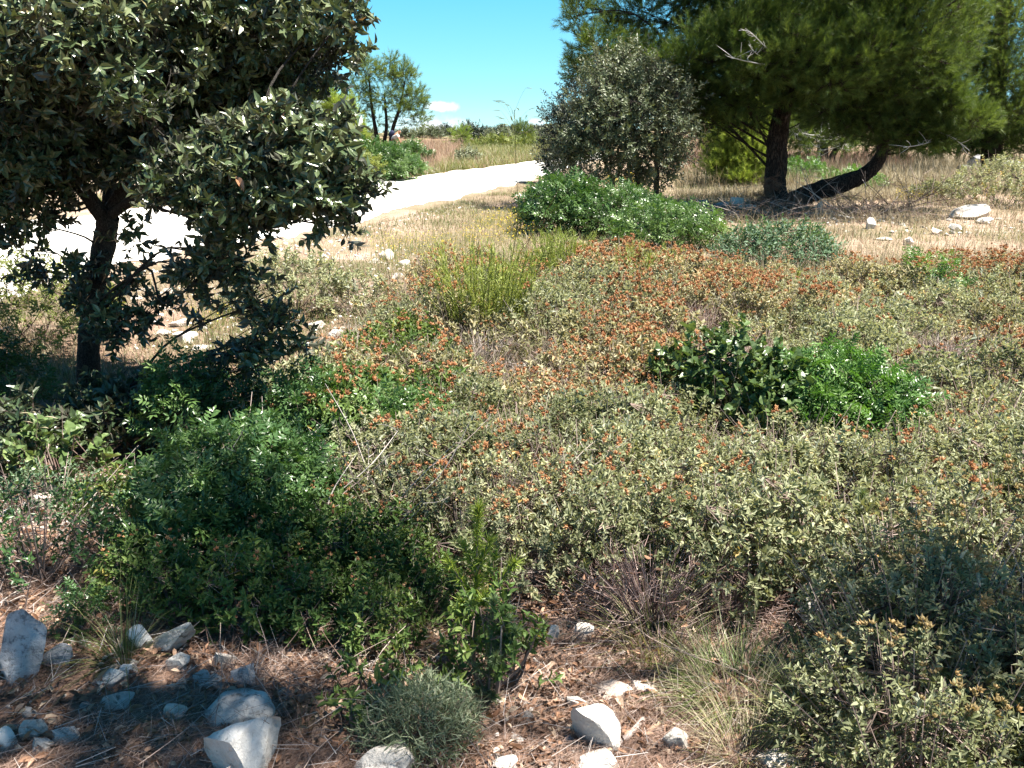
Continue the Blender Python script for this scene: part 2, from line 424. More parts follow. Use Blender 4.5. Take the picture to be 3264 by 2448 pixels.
M['litter'] = leaf_mat('dead_leaf', [(0.0, (0.07, 0.035, 0.022)), (0.5, (0.20, 0.105, 0.062)), (0.85, (0.34, 0.20, 0.13)), (1.0, (0.50, 0.38, 0.28))], 0.6, 0.15, 0.3)
M['seed'] = leaf_mat('rusty_seed_head', [(0.0, (0.17, 0.075, 0.04)), (0.5, (0.34, 0.16, 0.075)), (1.0, (0.50, 0.31, 0.16))], 0.6, 0.2, 0.2, tcol=(1.2, 0.9, 0.6))
M['seed_pale'] = leaf_mat('green_seed_head', [(0.0, (0.19, 0.155, 0.075)), (0.5, (0.29, 0.21, 0.10)), (1.0, (0.38, 0.20, 0.09))], 0.6, 0.2, 0.2)
M['yellow'] = leaf_mat('yellow_petal', [(0.0, (0.50, 0.36, 0.03)), (1.0, (0.70, 0.56, 0.06))], 0.6, 0.3, 0.2, tcol=(1, 1, 1))
M['purple'] = leaf_mat('purple_floret', [(0.0, (0.10, 0.015, 0.09)), (1.0, (0.33, 0.06, 0.25))], 0.6, 0.3, 0.2, tcol=(1, 1, 1))
M['orange'] = leaf_mat('rust_orange_floret', [(0.0, (0.40, 0.11, 0.02)), (1.0, (0.55, 0.25, 0.05))], 0.6, 0.3, 0.2, tcol=(1, 1, 1))
M['stem'] = plain_mat('brown_stem', [(0.0, (0.06, 0.038, 0.032)), (0.5, (0.16, 0.11, 0.095)), (1.0, (0.34, 0.27, 0.24))])
M['twig'] = plain_mat('grey_dead_twig', [(0.0, (0.17, 0.13, 0.115)), (0.5, (0.30, 0.25, 0.23)), (1.0, (0.46, 0.41, 0.38))])
M['deadwood'] = plain_mat('pinkish_dead_wood', [(0.0, (0.14, 0.085, 0.075)), (0.5, (0.27, 0.185, 0.165)), (1.0, (0.42, 0.33, 0.31))])
M['whitetwig'] = plain_mat('bleached_branch', [(0.0, (0.36, 0.34, 0.33)), (1.0, (0.60, 0.58, 0.56))])
M['gstem'] = leaf_mat('green_stem', [(0.0, (0.12, 0.15, 0.04)), (1.0, (0.26, 0.27, 0.10))], 0.6, 0.1, 0.2)
M['oakbark'] = bark_mat('holm_oak_bark', (0.018, 0.015, 0.013), (0.10, 0.09, 0.08), 26, 0.7)
M['pinebark'] = bark_mat('pine_bark', (0.012, 0.009, 0.008), (0.085, 0.06, 0.05), 11, 1.0)
M['greybark'] = bark_mat('grey_bark', (0.025, 0.02, 0.018), (0.12, 0.10, 0.09), 16, 0.6)
M['rock'] = rock_mat('limestone', (0.56, 0.52, 0.475), (0.29, 0.27, 0.25), (0.42, 0.41, 0.40), 0.44)
M['rock_dark'] = rock_mat('weathered_limestone', (0.42, 0.42, 0.43), (0.20, 0.205, 0.22), (0.45, 0.45, 0.47), 0.46)
M['rock_white'] = rock_mat('white_limestone', (0.70, 0.665, 0.62), (0.46, 0.43, 0.395), (0.58, 0.54, 0.5), 0.40)
M['rock_pink'] = rock_mat('pinkish_limestone', (0.62, 0.54, 0.48), (0.42, 0.34, 0.29), (0.6, 0.5, 0.45), 0.40)
M['gravel'] = plain_mat('limestone_gravel', [(0.0, (0.28, 0.25, 0.22)), (0.5, (0.52, 0.48, 0.44)), (1.0, (0.74, 0.71, 0.67))], 0.9, 0.15, 60, 0.3)

def ground_mat():
    m, t, out = nt('red_soil')
    tc = node(t, 'ShaderNodeTexCoord')
    def N(s, d=5.0, r=0.6):
        n = node(t, 'ShaderNodeTexNoise', Scale=s, Detail=d, Roughness=r); t.links.new(tc.outputs['Object'], n.inputs[0]); return n.outputs['Fac']
    a = ramp(t, [(0.30, (0.085, 0.050, 0.036)), (0.52, (0.18, 0.115, 0.085)), (0.72, (0.30, 0.215, 0.17))]); t.links.new(N(3.0, 8.0), a.inputs[0])
    f = ramp(t, [(0.40, (0.55, 0.55, 0.55)), (0.60, (1.25, 1.22, 1.18))]); t.links.new(N(60.0, 5.0), f.inputs[0])
    c = mixc(t, 1.0, a.outputs[0], f.outputs[0], 'MULTIPLY')
    # drier, paler earth away from the trees
    sx = node(t, 'ShaderNodeSeparateXYZ'); t.links.new(tc.outputs['Object'], sx.inputs[0])
    mr = node(t, 'ShaderNodeMapRange'); mr.inputs['From Min'].default_value = 5.0; mr.inputs['From Max'].default_value = 11.0; t.links.new(sx.outputs['Y'], mr.inputs['Value'])
    d = ramp(t, [(0.35, (0.16, 0.135, 0.085)), (0.5, (0.26, 0.20, 0.145)), (0.62, (0.33, 0.245, 0.195)), (0.75, (0.42, 0.36, 0.31))]); t.links.new(N(0.9, 8.0), d.inputs[0])
    d2 = mixc(t, 1.0, d.outputs[0], f.outputs[0], 'MULTIPLY')
    c = mixc(t, mr.outputs[0], c, d2)
    # far heath: greener
    mr2 = node(t, 'ShaderNodeMapRange'); mr2.inputs['From Min'].default_value = 35.0; mr2.inputs['From Max'].default_value = 75.0; t.links.new(sx.outputs['Y'], mr2.inputs['Value'])
    e = ramp(t, [(0.38, (0.10, 0.12, 0.05)), (0.5, (0.19, 0.155, 0.085)), (0.62, (0.26, 0.18, 0.12))]); t.links.new(N(0.12, 6.0), e.inputs[0])
    c = mixc(t, mr2.outputs[0], c, e.outputs[0])
    p = node(t, 'ShaderNodeBsdfPrincipled', Roughness=0.95); p.inputs['Specular IOR Level'].default_value = 0.1
    t.links.new(c, p.inputs['Base Color'])
    b = node(t, 'ShaderNodeBump', Strength=0.7, Distance=0.02); t.links.new(N(40.0, 8.0), b.inputs['Height']); t.links.new(b.outputs[0], p.inputs['Normal'])
    t.links.new(p.outputs[0], out.inputs['Surface'])
    return m
M['ground'] = ground_mat()
def road_mat():
    m, t, out = nt('white_gravel_track')
    tc = node(t, 'ShaderNodeTexCoord')
    n = node(t, 'ShaderNodeTexNoise', Scale=0.8, Detail=8.0, Roughness=0.7); v = node(t, 'ShaderNodeTexVoronoi', Scale=28.0)
    for x in (n, v): t.links.new(tc.outputs['Object'], x.inputs[0])
    r = ramp(t, [(0.3, (0.62, 0.58, 0.53)), (0.6, (0.78, 0.76, 0.72))]); t.links.new(n.outputs['Fac'], r.inputs[0])
    r2 = ramp(t, [(0.0, (0.85, 0.84, 0.82)), (1.0, (1.05, 1.05, 1.05))]); t.links.new(v.outputs['Distance'], r2.inputs[0])
    c = mixc(t, 1.0, r.outputs[0], r2.outputs[0], 'MULTIPLY')
    p = node(t, 'ShaderNodeBsdfPrincipled', Roughness=0.95); p.inputs['Specular IOR Level'].default_value = 0.1
    t.links.new(c, p.inputs['Base Color'])
    b = node(t, 'ShaderNodeBump', Strength=0.5, Distance=0.02); t.links.new(v.outputs['Distance'], b.inputs['Height']); t.links.new(b.outputs[0], p.inputs['Normal'])
    t.links.new(p.outputs[0], out.inputs['Surface'])
    return m
M['road'] = road_mat()
# ------------------------------------------------------------------ world, sun, camera
SUN_EL, SUN_AZ = math.radians(66), math.radians(100)     # azimuth measured from +Y towards +X
w = bpy.data.worlds.new("World"); scene.world = w; w.use_nodes = True
t = w.node_tree; bg = t.nodes['Background']; bg.inputs['Strength'].default_value = 0.05
sky = t.nodes.new('ShaderNodeTexSky'); sky.sky_type = 'NISHITA'; sky.sun_disc = False
sky.sun_elevation = SUN_EL; sky.sun_rotation = SUN_AZ; sky.air_density = 1.0; sky.dust_density = 0.0; sky.ozone_density = 3.0; sky.altitude = 200
tc = t.nodes.new('ShaderNodeTexCoord')
def clouds(colour):
    sx = t.nodes.new('ShaderNodeSeparateXYZ'); t.links.new(tc.outputs['Generated'], sx.inputs[0])
    az = node(t, 'ShaderNodeMath', operation='ARCTAN2'); t.links.new(sx.outputs['X'], az.inputs[0]); t.links.new(sx.outputs['Y'], az.inputs[1])
    el = node(t, 'ShaderNodeMath', operation='ARCSINE'); t.links.new(sx.outputs['Z'], el.inputs[0])
    cv = t.nodes.new('ShaderNodeCombineXYZ'); t.links.new(az.outputs[0], cv.inputs[0]); t.links.new(el.outputs[0], cv.inputs[1])
    nz = node(t, 'ShaderNodeTexNoise', Scale=60.0, Detail=6.0, Roughness=0.6); t.links.new(cv.outputs[0], nz.inputs[0])
    out = colour
    for px, py, wx, wy, dens in ((1408, 340, 55, 17, 0.95), (1395, 412, 80, 26, 0.95), (1330, 395, 110, 40, 0.35), (1010, 330, 50, 45, 0.8), (1712, 394, 34, 18, 0.5), (1470, 395, 40, 22, 0.3)):
        d = unit(ray(px, py)); a0 = math.atan2(d[0], d[1]); e0 = math.asin(d[2])
        sb = node(t, 'ShaderNodeVectorMath', operation='SUBTRACT'); t.links.new(cv.outputs[0], sb.inputs[0]); sb.inputs[1].default_value = (a0, e0, 0)
        sc = node(t, 'ShaderNodeVectorMath', operation='MULTIPLY'); t.links.new(sb.outputs[0], sc.inputs[0]); sc.inputs[1].default_value = (FPX / wx, FPX / wy, 0)
        ln = node(t, 'ShaderNodeVectorMath', operation='LENGTH'); t.links.new(sc.outputs[0], ln.inputs[0])
        ad = node(t, 'ShaderNodeMath', operation='MULTIPLY_ADD'); t.links.new(nz.outputs['Fac'], ad.inputs[0]); ad.inputs[1].default_value = 1.6; t.links.new(ln.outputs['Value'], ad.inputs[2])
        mr = node(t, 'ShaderNodeMapRange', interpolation_type='SMOOTHSTEP'); mr.inputs['From Min'].default_value = 1.9; mr.inputs['From Max'].default_value = 1.2
        mr.inputs['To Max'].default_value = dens; t.links.new(ad.outputs[0], mr.inputs['Value'])
        out = mixc(t, mr.outputs[0], out, (7.5, 7.8, 8.2, 1))
    return out
hs = t.nodes.new('ShaderNodeHueSaturation'); hs.inputs['Hue'].default_value = 0.485; hs.inputs['Saturation'].default_value = 1.2; hs.inputs['Value'].default_value = 1.0
t.links.new(sky.outputs[0], hs.inputs['Color'])
sz = t.nodes.new('ShaderNodeSeparateXYZ'); t.links.new(tc.outputs['Generated'], sz.inputs[0])
hz = ramp(t, [(0.0, (0.36, 0.90, 1.0)), (0.05, (0.20, 0.74, 0.98)), (0.15, (0.09, 0.58, 0.94)), (0.35, (0.03, 0.22, 0.45)), (1.0, (0.02, 0.10, 0.26))]); t.links.new(sz.outputs['Z'], hz.inputs[0])
hc = mixc(t, 1.0, hz.outputs[0], (6.4, 6.4, 6.4, 1), 'MULTIPLY')
tint = mixc(t, 0.7, hs.outputs[0], hc)      # clear cyan summer sky
t.links.new(clouds(tint), bg.inputs['Color'])

sun = bpy.data.lights.new('sun', 'SUN'); sun.energy = 5.0; sun.angle = math.radians(0.53); sun.color = (1.0, 0.94, 0.84)
so = bpy.data.objects.new('sun', sun); COL.objects.link(so)
sd = Vector((math.sin(SUN_AZ) * math.cos(SUN_EL), math.cos(SUN_AZ) * math.cos(SUN_EL), math.sin(SUN_EL)))
so.rotation_euler = sd.to_track_quat('Z', 'Y').to_euler(); so.location = (0, 0, 30)

cam = bpy.data.cameras.new('camera'); co = bpy.data.objects.new('camera', cam); COL.objects.link(co)
co.location = EYE; co.rotation_euler = (math.pi / 2 - PITCH, 0, 0)
cam.sensor_width = 36; cam.lens = FPX / W0 * 36; cam.clip_start = 0.05; cam.clip_end = 6000
scene.camera = co
scene.view_settings.view_transform = 'Standard'; scene.view_settings.look = 'None'; scene.view_settings.gamma = 1.0
scene.view_settings.exposure = 2.0
cy = scene.cycles
cy.max_bounces = 6; cy.diffuse_bounces = 3; cy.glossy_bounces = 2; cy.transmission_bounces = 4; cy.transparent_max_bounces = 4
cy.caustics_reflective = False; cy.caustics_refractive = False; cy.use_denoising = True
cy.sample_clamp_indirect = 6

# ------------------------------------------------------------------ ground, road
def spaced(lo, hi, n, c, k):
    s = np.linspace(-1, 1, n); v = np.sinh(s * k) / math.sinh(k)
    return np.where(v < 0, c + (-v) * (lo - c), c + v * (hi - c))
xs = spaced(-1500, 1500, 420, 0.0, 8.0)
ys = spaced(-30, 3000, 900, 3.0, 8.5); ys = np.unique(np.round(ys, 4))
X, Y = np.meshgrid(xs, ys); Z = terrain(X, Y)
near = np.clip(1 - (Y - 7) / 5, 0, 1) * np.clip((8 - np.abs(X)) / 4, 0, 1)
Z = Z + near * (0.022 * (vnoise(X, Y, 5.0) - 0.5) + 0.014 * (vnoise(X, Y, 14.0, 3.3) - 0.5))
n0, n1 = X.shape
idx = np.arange(n0 * n1).reshape(n0, n1)
F = np.stack([idx[:-1, :-1], idx[:-1, 1:], idx[1:, 1:], idx[1:, :-1]], -1).reshape(-1, 4)
mb = MB(); mb.add(np.stack([X, Y, Z], -1).reshape(-1, 3), F)
g = mb.obj('ground', M['ground'], smooth=True); tag(g, kind='structure')

near_px = [(-700, 1140), (-350, 1020), (0, 950), (148, 893), (590, 809), (900, 758), (1107, 723), (1225, 686), (1328, 657), (1476, 627), (1623, 593), (1741, 561), (1793, 541), (1850, 522), (1930, 503)]
far_px = [(-900, 800), (-450, 760), (0, 715), (148, 700), (590, 655), (900, 622), (1121, 598), (1225, 580), (1328, 565), (1476, 543), (1623, 524), (1741, 509), (1785, 501), (1850, 492), (1930, 484)]
NE = np.array([G(*p)[:2] for p in near_px]); FE = np.array([G(*p)[:2] for p in far_px])
def resample(P, n):
    s = np.linspace(0, len(P) - 1, n)
    return np.stack([np.interp(s, np.arange(len(P)), P[:, i]) for i in (0, 1)], 1)
n_al, n_ac = 700, 24
A = resample(NE, n_al); B = resample(FE, n_al)
s = np.arange(n_al)
ja = (vnoise(A[:, 0], A[:, 1], 2.2) - 0.5) * 0.7 + (vnoise(A[:, 0], A[:, 1], 8.0, 2) - 0.5) * 0.35
jb = (vnoise(B[:, 0], B[:, 1], 1.6, 5) - 0.5) * 0.7 + (vnoise(B[:, 0], B[:, 1], 6.0, 7) - 0.5) * 0.3
dirv = unit(B - A); A = A + dirv * ja[:, None] ; B = B + dirv * jb[:, None]
u = np.linspace(0, 1, n_ac)[None, :, None]
R2 = A[:, None] * (1 - u) + B[:, None] * u
crown = np.sin(np.linspace(0, 1, n_ac) * math.pi)[None] ** 0.5
Zr = terrain(R2[..., 0], R2[..., 1]) + 0.008 + 0.03 * crown
idx = np.arange(n_al * n_ac).reshape(n_al, n_ac)
F = np.stack([idx[:-1, :-1], idx[1:, :-1], idx[1:, 1:], idx[:-1, 1:]], -1).reshape(-1, 4)[:, ::-1]
mb = MB(); mb.add(np.concatenate([R2, Zr[..., None]], -1).reshape(-1, 3), F)
r = mb.obj('road', M['road'], smooth=True); tag(r, kind='structure')
ROADPOLY = np.concatenate([A[::10], B[::-10]])
def on_road(x, y, grow=0.0):
    return inpoly(np.stack([x, y], 1), ROADPOLY)
# ------------------------------------------------------------------ trees
def nearest(P, Q):
    d = ((P[:, None] - Q[None]) ** 2).sum(-1); return d.argmin(1)

def clump_tree(wood, crown, clumps, trunk_pts, shoots, r_limb=0.03, shoot_scale=1.0, up=0.55, tw=0.004, sub=7, flat=0.0, surf=2.2, limb_mat=0, twig_tint=0.4, sidesub=4, follow=0.75, sig=0.15):
    """clumps: (centre, radii, number of shoots, tint shift). Limbs run from the trunk to each clump and fork inside it;
    most leafy shoots sit along the forks, the rest fill the clump loosely"""
    TP = np.asarray(trunk_pts); tc0 = TP.mean(0)
    for C, R, n, tsh in clumps:
        C = np.asarray(C, float); R = np.asarray(R, float)
        cand = TP[TP[:, 2] < C[2] + 0.1] if (TP[:, 2] < C[2] + 0.1).any() else TP
        dd = np.linalg.norm(cand - C, axis=1) + 0.6 * np.abs((C[2] - cand[:, 2]) - 0.5 * np.linalg.norm(cand[:, :2] - C[:2], axis=1))
        a = cand[dd.argmin()]
        L = np.linalg.norm(C - a); rl = r_limb * (0.5 + 0.22 * L)
        mid1 = a + (C - a) * 0.35 + np.array([0, 0, 0.06 * L]) + rng.normal(size=3) * 0.06 * L
        mid2 = a + (C - a) * 0.7 + np.array([0, 0, 0.04 * L]) + rng.normal(size=3) * 0.05 * L
        pts, _ = tube(wood, [a, mid1, mid2, C], [rl, rl * 0.75, rl * 0.5, rl * 0.3], 6, mat=limb_mat, smoothn=4)
        sk = [pts[len(pts) // 2:]]; tips = []; od = unit(C - a)
        nsub = max(sub, int(n / 14))
        for k in range(nsub):
            b = pts[rng.integers(len(pts) // 2, len(pts))]
            e = C + unit(rdirs(1)[0] + od * 0.35) * R * rng.uniform(0.6, 1.12)
            m = (b + e) / 2 + rng.normal(size=3) * R * 0.12 + np.array([0, 0, 0.06 * R[2]])
            q, _ = tube(wood, [b, m, e], [rl * 0.34, rl * 0.22, rl * 0.08 + 0.0015], sidesub, mat=limb_mat, smoothn=4)
            sk.append(q); tips.append(q[len(q) // 3:])
        sk = np.concatenate(sk); tipp = np.concatenate(tips)
        D = rdirs(n); D[:, 2] *= (1 - flat)
        rad = rng.random(n) ** (1 / surf)
        lump = rdirs(9); g = (D @ lump.T).max(1); rad = rad * (0.55 + 0.5 * np.clip(g, 0, 1) ** 4)
        P = C + D * R * rad[:, None]
        fo = rng.random(n) < follow
        if fo.any():
            nf = int(fo.sum()); P[fo] = tipp[rng.integers(len(tipp), size=nf)] + rng.normal(size=(nf, 3)) * R * sig
        D = unit((P - C) / R + 1e-6)
        j = nearest(P, sk); B = sk[j]
        out = unit(P - B + D * 0.3 * R.mean())
        d = unit(out * 0.6 + D * 0.35 + np.array([0, 0, up]) + rng.normal(size=(n, 3)) * 0.28)
        Ltw = np.linalg.norm(P - B, axis=1)
        inst(wood, STICK3, B, frames(unit(P - B + 1e-6)), np.stack([np.full(n, tw), Ltw, np.full(n, tw)], 1), tint=twig_tint, mat=limb_mat)
        R3 = roll(frames(d, rdirs(n)), rng.random(n) * 6.28)
        k = rng.integers(len(shoots), size=n)
        sc = shoot_scale * rng.uniform(0.75, 1.2, n)
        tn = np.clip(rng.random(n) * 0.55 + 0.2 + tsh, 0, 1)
        for i in range(len(shoots)):
            m = k == i
            inst(crown, shoots[i], P[m], R3[m], sc[m], tn[m])

def px_clump(px, py, y, rx, ry, rz, n, tsh=0.0):
    """clump at the sight line of (px,py) at distance y; rx, ry in photo pixels at that distance, rz metres in depth"""
    k = y / FPX / math.cos(PITCH)
    return (at(px, py, y), np.array([rx * k, rz, ry * k]), n, tsh)

def root_shift(root, *objs): pass

# ---- holm oak, near left
def T(px, py, y): return at(px, py, y)
base = G(287, 1265); by = base[1]
oak = empty('holm_oak', base, 'dark glossy holm oak with low spreading crown, closest tree on the left', 'tree')
wood = MB(); crown = MB()
tp = [base + np.array([0, 0, -0.1]), base + np.array([0, 0, 0.05]), T(283, 1100, by - 0.03), T(300, 930, by - 0.05), T(330, 790, by - 0.06), T(345, 690, by - 0.1)]
trunk_pts, _ = tube(wood, tp, [0.088, 0.074, 0.062, 0.058, 0.064, 0.06], 12, smoothn=8, bump=0.12)
fork = trunk_pts[-1]
l1 = [fork, T(400, 590, by - 0.05), T(480, 440, by - 0.1), T(560, 250, by), T(600, 60, by), T(640, -200, by + 0.1)]
l2 = [fork - np.array([0, 0, 0.05]), T(260, 600, by - 0.2), T(160, 500, by - 0.3), T(60, 350, by - 0.4), T(-60, 150, by - 0.4)]
l3 = [fork, T(350, 560, by + 0.2), T(370, 350, by + 0.35), T(350, 100, by + 0.4), T(330, -250, by + 0.3)]
l4 = [fork, T(470, 610, by - 0.4), T(620, 560, by - 0.7), T(800, 540, by - 0.95), T(1000, 560, by - 1.1)]
tps = [trunk_pts[-6:]]
for l, r0 in ((l1, 0.046), (l2, 0.05), (l3, 0.04), (l4, 0.03)):
    q, _ = tube(wood, l, np.linspace(r0, r0 * 0.35, len(l)), 8, smoothn=5, bump=0.1); tps.append(q)
tps = np.concatenate(tps)
D = by
oc = [  # last value paints sunlit clumps lighter and the shaded interior darker
 # left side of the crown
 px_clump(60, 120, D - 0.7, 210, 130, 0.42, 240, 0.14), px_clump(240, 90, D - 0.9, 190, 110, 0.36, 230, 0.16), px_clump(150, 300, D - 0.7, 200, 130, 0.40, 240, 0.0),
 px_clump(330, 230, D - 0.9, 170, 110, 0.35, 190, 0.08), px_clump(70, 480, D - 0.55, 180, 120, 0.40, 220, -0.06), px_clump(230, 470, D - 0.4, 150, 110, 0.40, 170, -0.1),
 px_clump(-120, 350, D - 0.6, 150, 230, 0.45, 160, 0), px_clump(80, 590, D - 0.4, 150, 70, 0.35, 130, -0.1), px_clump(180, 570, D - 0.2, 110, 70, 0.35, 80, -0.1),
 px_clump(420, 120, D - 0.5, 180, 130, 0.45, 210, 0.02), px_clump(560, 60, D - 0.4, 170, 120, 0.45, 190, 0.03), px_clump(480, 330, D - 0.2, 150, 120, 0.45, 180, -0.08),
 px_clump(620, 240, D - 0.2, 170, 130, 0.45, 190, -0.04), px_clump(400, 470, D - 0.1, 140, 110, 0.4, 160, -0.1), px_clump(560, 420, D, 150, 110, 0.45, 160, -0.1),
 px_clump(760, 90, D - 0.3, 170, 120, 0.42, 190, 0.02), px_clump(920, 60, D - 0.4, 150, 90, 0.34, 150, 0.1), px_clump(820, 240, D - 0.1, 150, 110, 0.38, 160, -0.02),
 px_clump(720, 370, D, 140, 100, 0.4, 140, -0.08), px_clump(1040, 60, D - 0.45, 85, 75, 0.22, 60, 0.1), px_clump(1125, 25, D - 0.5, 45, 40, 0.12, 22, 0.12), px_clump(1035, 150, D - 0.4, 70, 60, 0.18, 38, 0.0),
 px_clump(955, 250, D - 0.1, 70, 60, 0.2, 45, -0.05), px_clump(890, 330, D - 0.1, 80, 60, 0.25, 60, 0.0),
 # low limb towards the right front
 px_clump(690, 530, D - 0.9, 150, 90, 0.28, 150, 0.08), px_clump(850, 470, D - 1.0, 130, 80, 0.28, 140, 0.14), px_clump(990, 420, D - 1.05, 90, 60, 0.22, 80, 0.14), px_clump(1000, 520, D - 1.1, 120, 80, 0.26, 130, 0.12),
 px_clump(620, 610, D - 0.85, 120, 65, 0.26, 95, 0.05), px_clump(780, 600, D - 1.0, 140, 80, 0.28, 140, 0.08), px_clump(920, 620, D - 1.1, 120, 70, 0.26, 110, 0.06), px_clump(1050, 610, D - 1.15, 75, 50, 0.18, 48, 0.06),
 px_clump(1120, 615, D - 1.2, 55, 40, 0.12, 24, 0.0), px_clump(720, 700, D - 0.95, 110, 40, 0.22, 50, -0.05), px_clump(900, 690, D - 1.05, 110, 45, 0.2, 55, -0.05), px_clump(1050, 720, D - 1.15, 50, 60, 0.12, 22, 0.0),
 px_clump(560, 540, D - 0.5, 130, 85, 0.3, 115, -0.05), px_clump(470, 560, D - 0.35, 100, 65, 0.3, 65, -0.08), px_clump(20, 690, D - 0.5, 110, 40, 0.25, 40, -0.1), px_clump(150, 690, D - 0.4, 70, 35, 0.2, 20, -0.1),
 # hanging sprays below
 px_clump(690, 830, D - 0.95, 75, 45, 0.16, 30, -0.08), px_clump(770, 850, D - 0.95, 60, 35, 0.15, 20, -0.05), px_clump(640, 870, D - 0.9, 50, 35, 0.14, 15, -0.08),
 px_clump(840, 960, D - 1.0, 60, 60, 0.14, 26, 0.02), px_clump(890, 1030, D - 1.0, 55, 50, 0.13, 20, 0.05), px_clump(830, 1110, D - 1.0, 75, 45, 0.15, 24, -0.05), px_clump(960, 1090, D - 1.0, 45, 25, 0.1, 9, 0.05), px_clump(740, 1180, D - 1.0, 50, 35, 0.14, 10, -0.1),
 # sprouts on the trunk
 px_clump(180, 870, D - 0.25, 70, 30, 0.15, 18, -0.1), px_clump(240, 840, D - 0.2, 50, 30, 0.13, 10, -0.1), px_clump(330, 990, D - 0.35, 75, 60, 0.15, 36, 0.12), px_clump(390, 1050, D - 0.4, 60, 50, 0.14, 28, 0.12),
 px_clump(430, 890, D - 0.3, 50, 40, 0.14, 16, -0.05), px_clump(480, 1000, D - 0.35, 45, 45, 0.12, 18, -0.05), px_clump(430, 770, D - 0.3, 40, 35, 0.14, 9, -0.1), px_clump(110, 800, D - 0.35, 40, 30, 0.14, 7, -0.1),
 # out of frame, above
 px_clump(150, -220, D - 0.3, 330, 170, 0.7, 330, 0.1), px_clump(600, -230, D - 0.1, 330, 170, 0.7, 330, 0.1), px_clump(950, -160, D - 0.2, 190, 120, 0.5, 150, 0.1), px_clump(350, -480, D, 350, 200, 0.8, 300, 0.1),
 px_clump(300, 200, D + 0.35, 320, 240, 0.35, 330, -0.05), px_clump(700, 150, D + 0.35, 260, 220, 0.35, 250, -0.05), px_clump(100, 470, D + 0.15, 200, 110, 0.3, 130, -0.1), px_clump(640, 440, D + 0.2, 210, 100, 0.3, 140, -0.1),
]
tps_hang = np.concatenate([tps, trunk_pts])
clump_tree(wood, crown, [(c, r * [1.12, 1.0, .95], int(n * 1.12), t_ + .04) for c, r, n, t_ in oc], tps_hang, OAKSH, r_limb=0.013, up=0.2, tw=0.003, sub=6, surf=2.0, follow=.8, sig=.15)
def place(root, *pairs):
    out = []
    for mbx, nm, mats, sm in pairs:
        o = mbx.obj(nm, mats, root, sm); o.matrix_parent_inverse = Matrix.Translation(-root.location); out.append(o)
    return out
bpy.context.view_layer.update()
place(oak, (wood, 'trunk', M['oakbark'], True), (crown, 'crown', M['oak'], False))

# ---- big pine with a leaning second stem
def pine(name, label, stems, clumps, r_limb=0.03, shoots=PINESH, sscale=1.0, mat='pine', bark='pinebark', group=None, up=0.55, tw=0.006, sub=8, flat=0.15, base=None, surf=2.2, dens=2.2, sig=.15):
    clumps = [(c, r, int(n * dens), t_) for c, r, n, t_ in clumps]
    b = np.asarray(stems[0][0][0] if base is None else base, float)
    root = empty(name, b, label, 'tree', group)
    crown = MB(); allp = []; trunks = []
    for pts, rad, sides in stems:
        wmb = MB(); q, _ = tube(wmb, pts, rad, sides, smoothn=8, bump=0.16); allp.append(q[len(q) // 4:]); trunks.append(wmb)
    limbs = MB()
    clump_tree(limbs, crown, clumps, np.concatenate(allp), shoots, r_limb=r_limb, shoot_scale=sscale, up=up, tw=tw, sub=sub, flat=flat, surf=surf, sig=sig)
    res = [(wmb, 'trunk', M[bark], True) for wmb in trunks] + [(limbs, 'branches', M[bark], True), (crown, 'crown', M[mat], False)]
    place(root, *res)
    return root

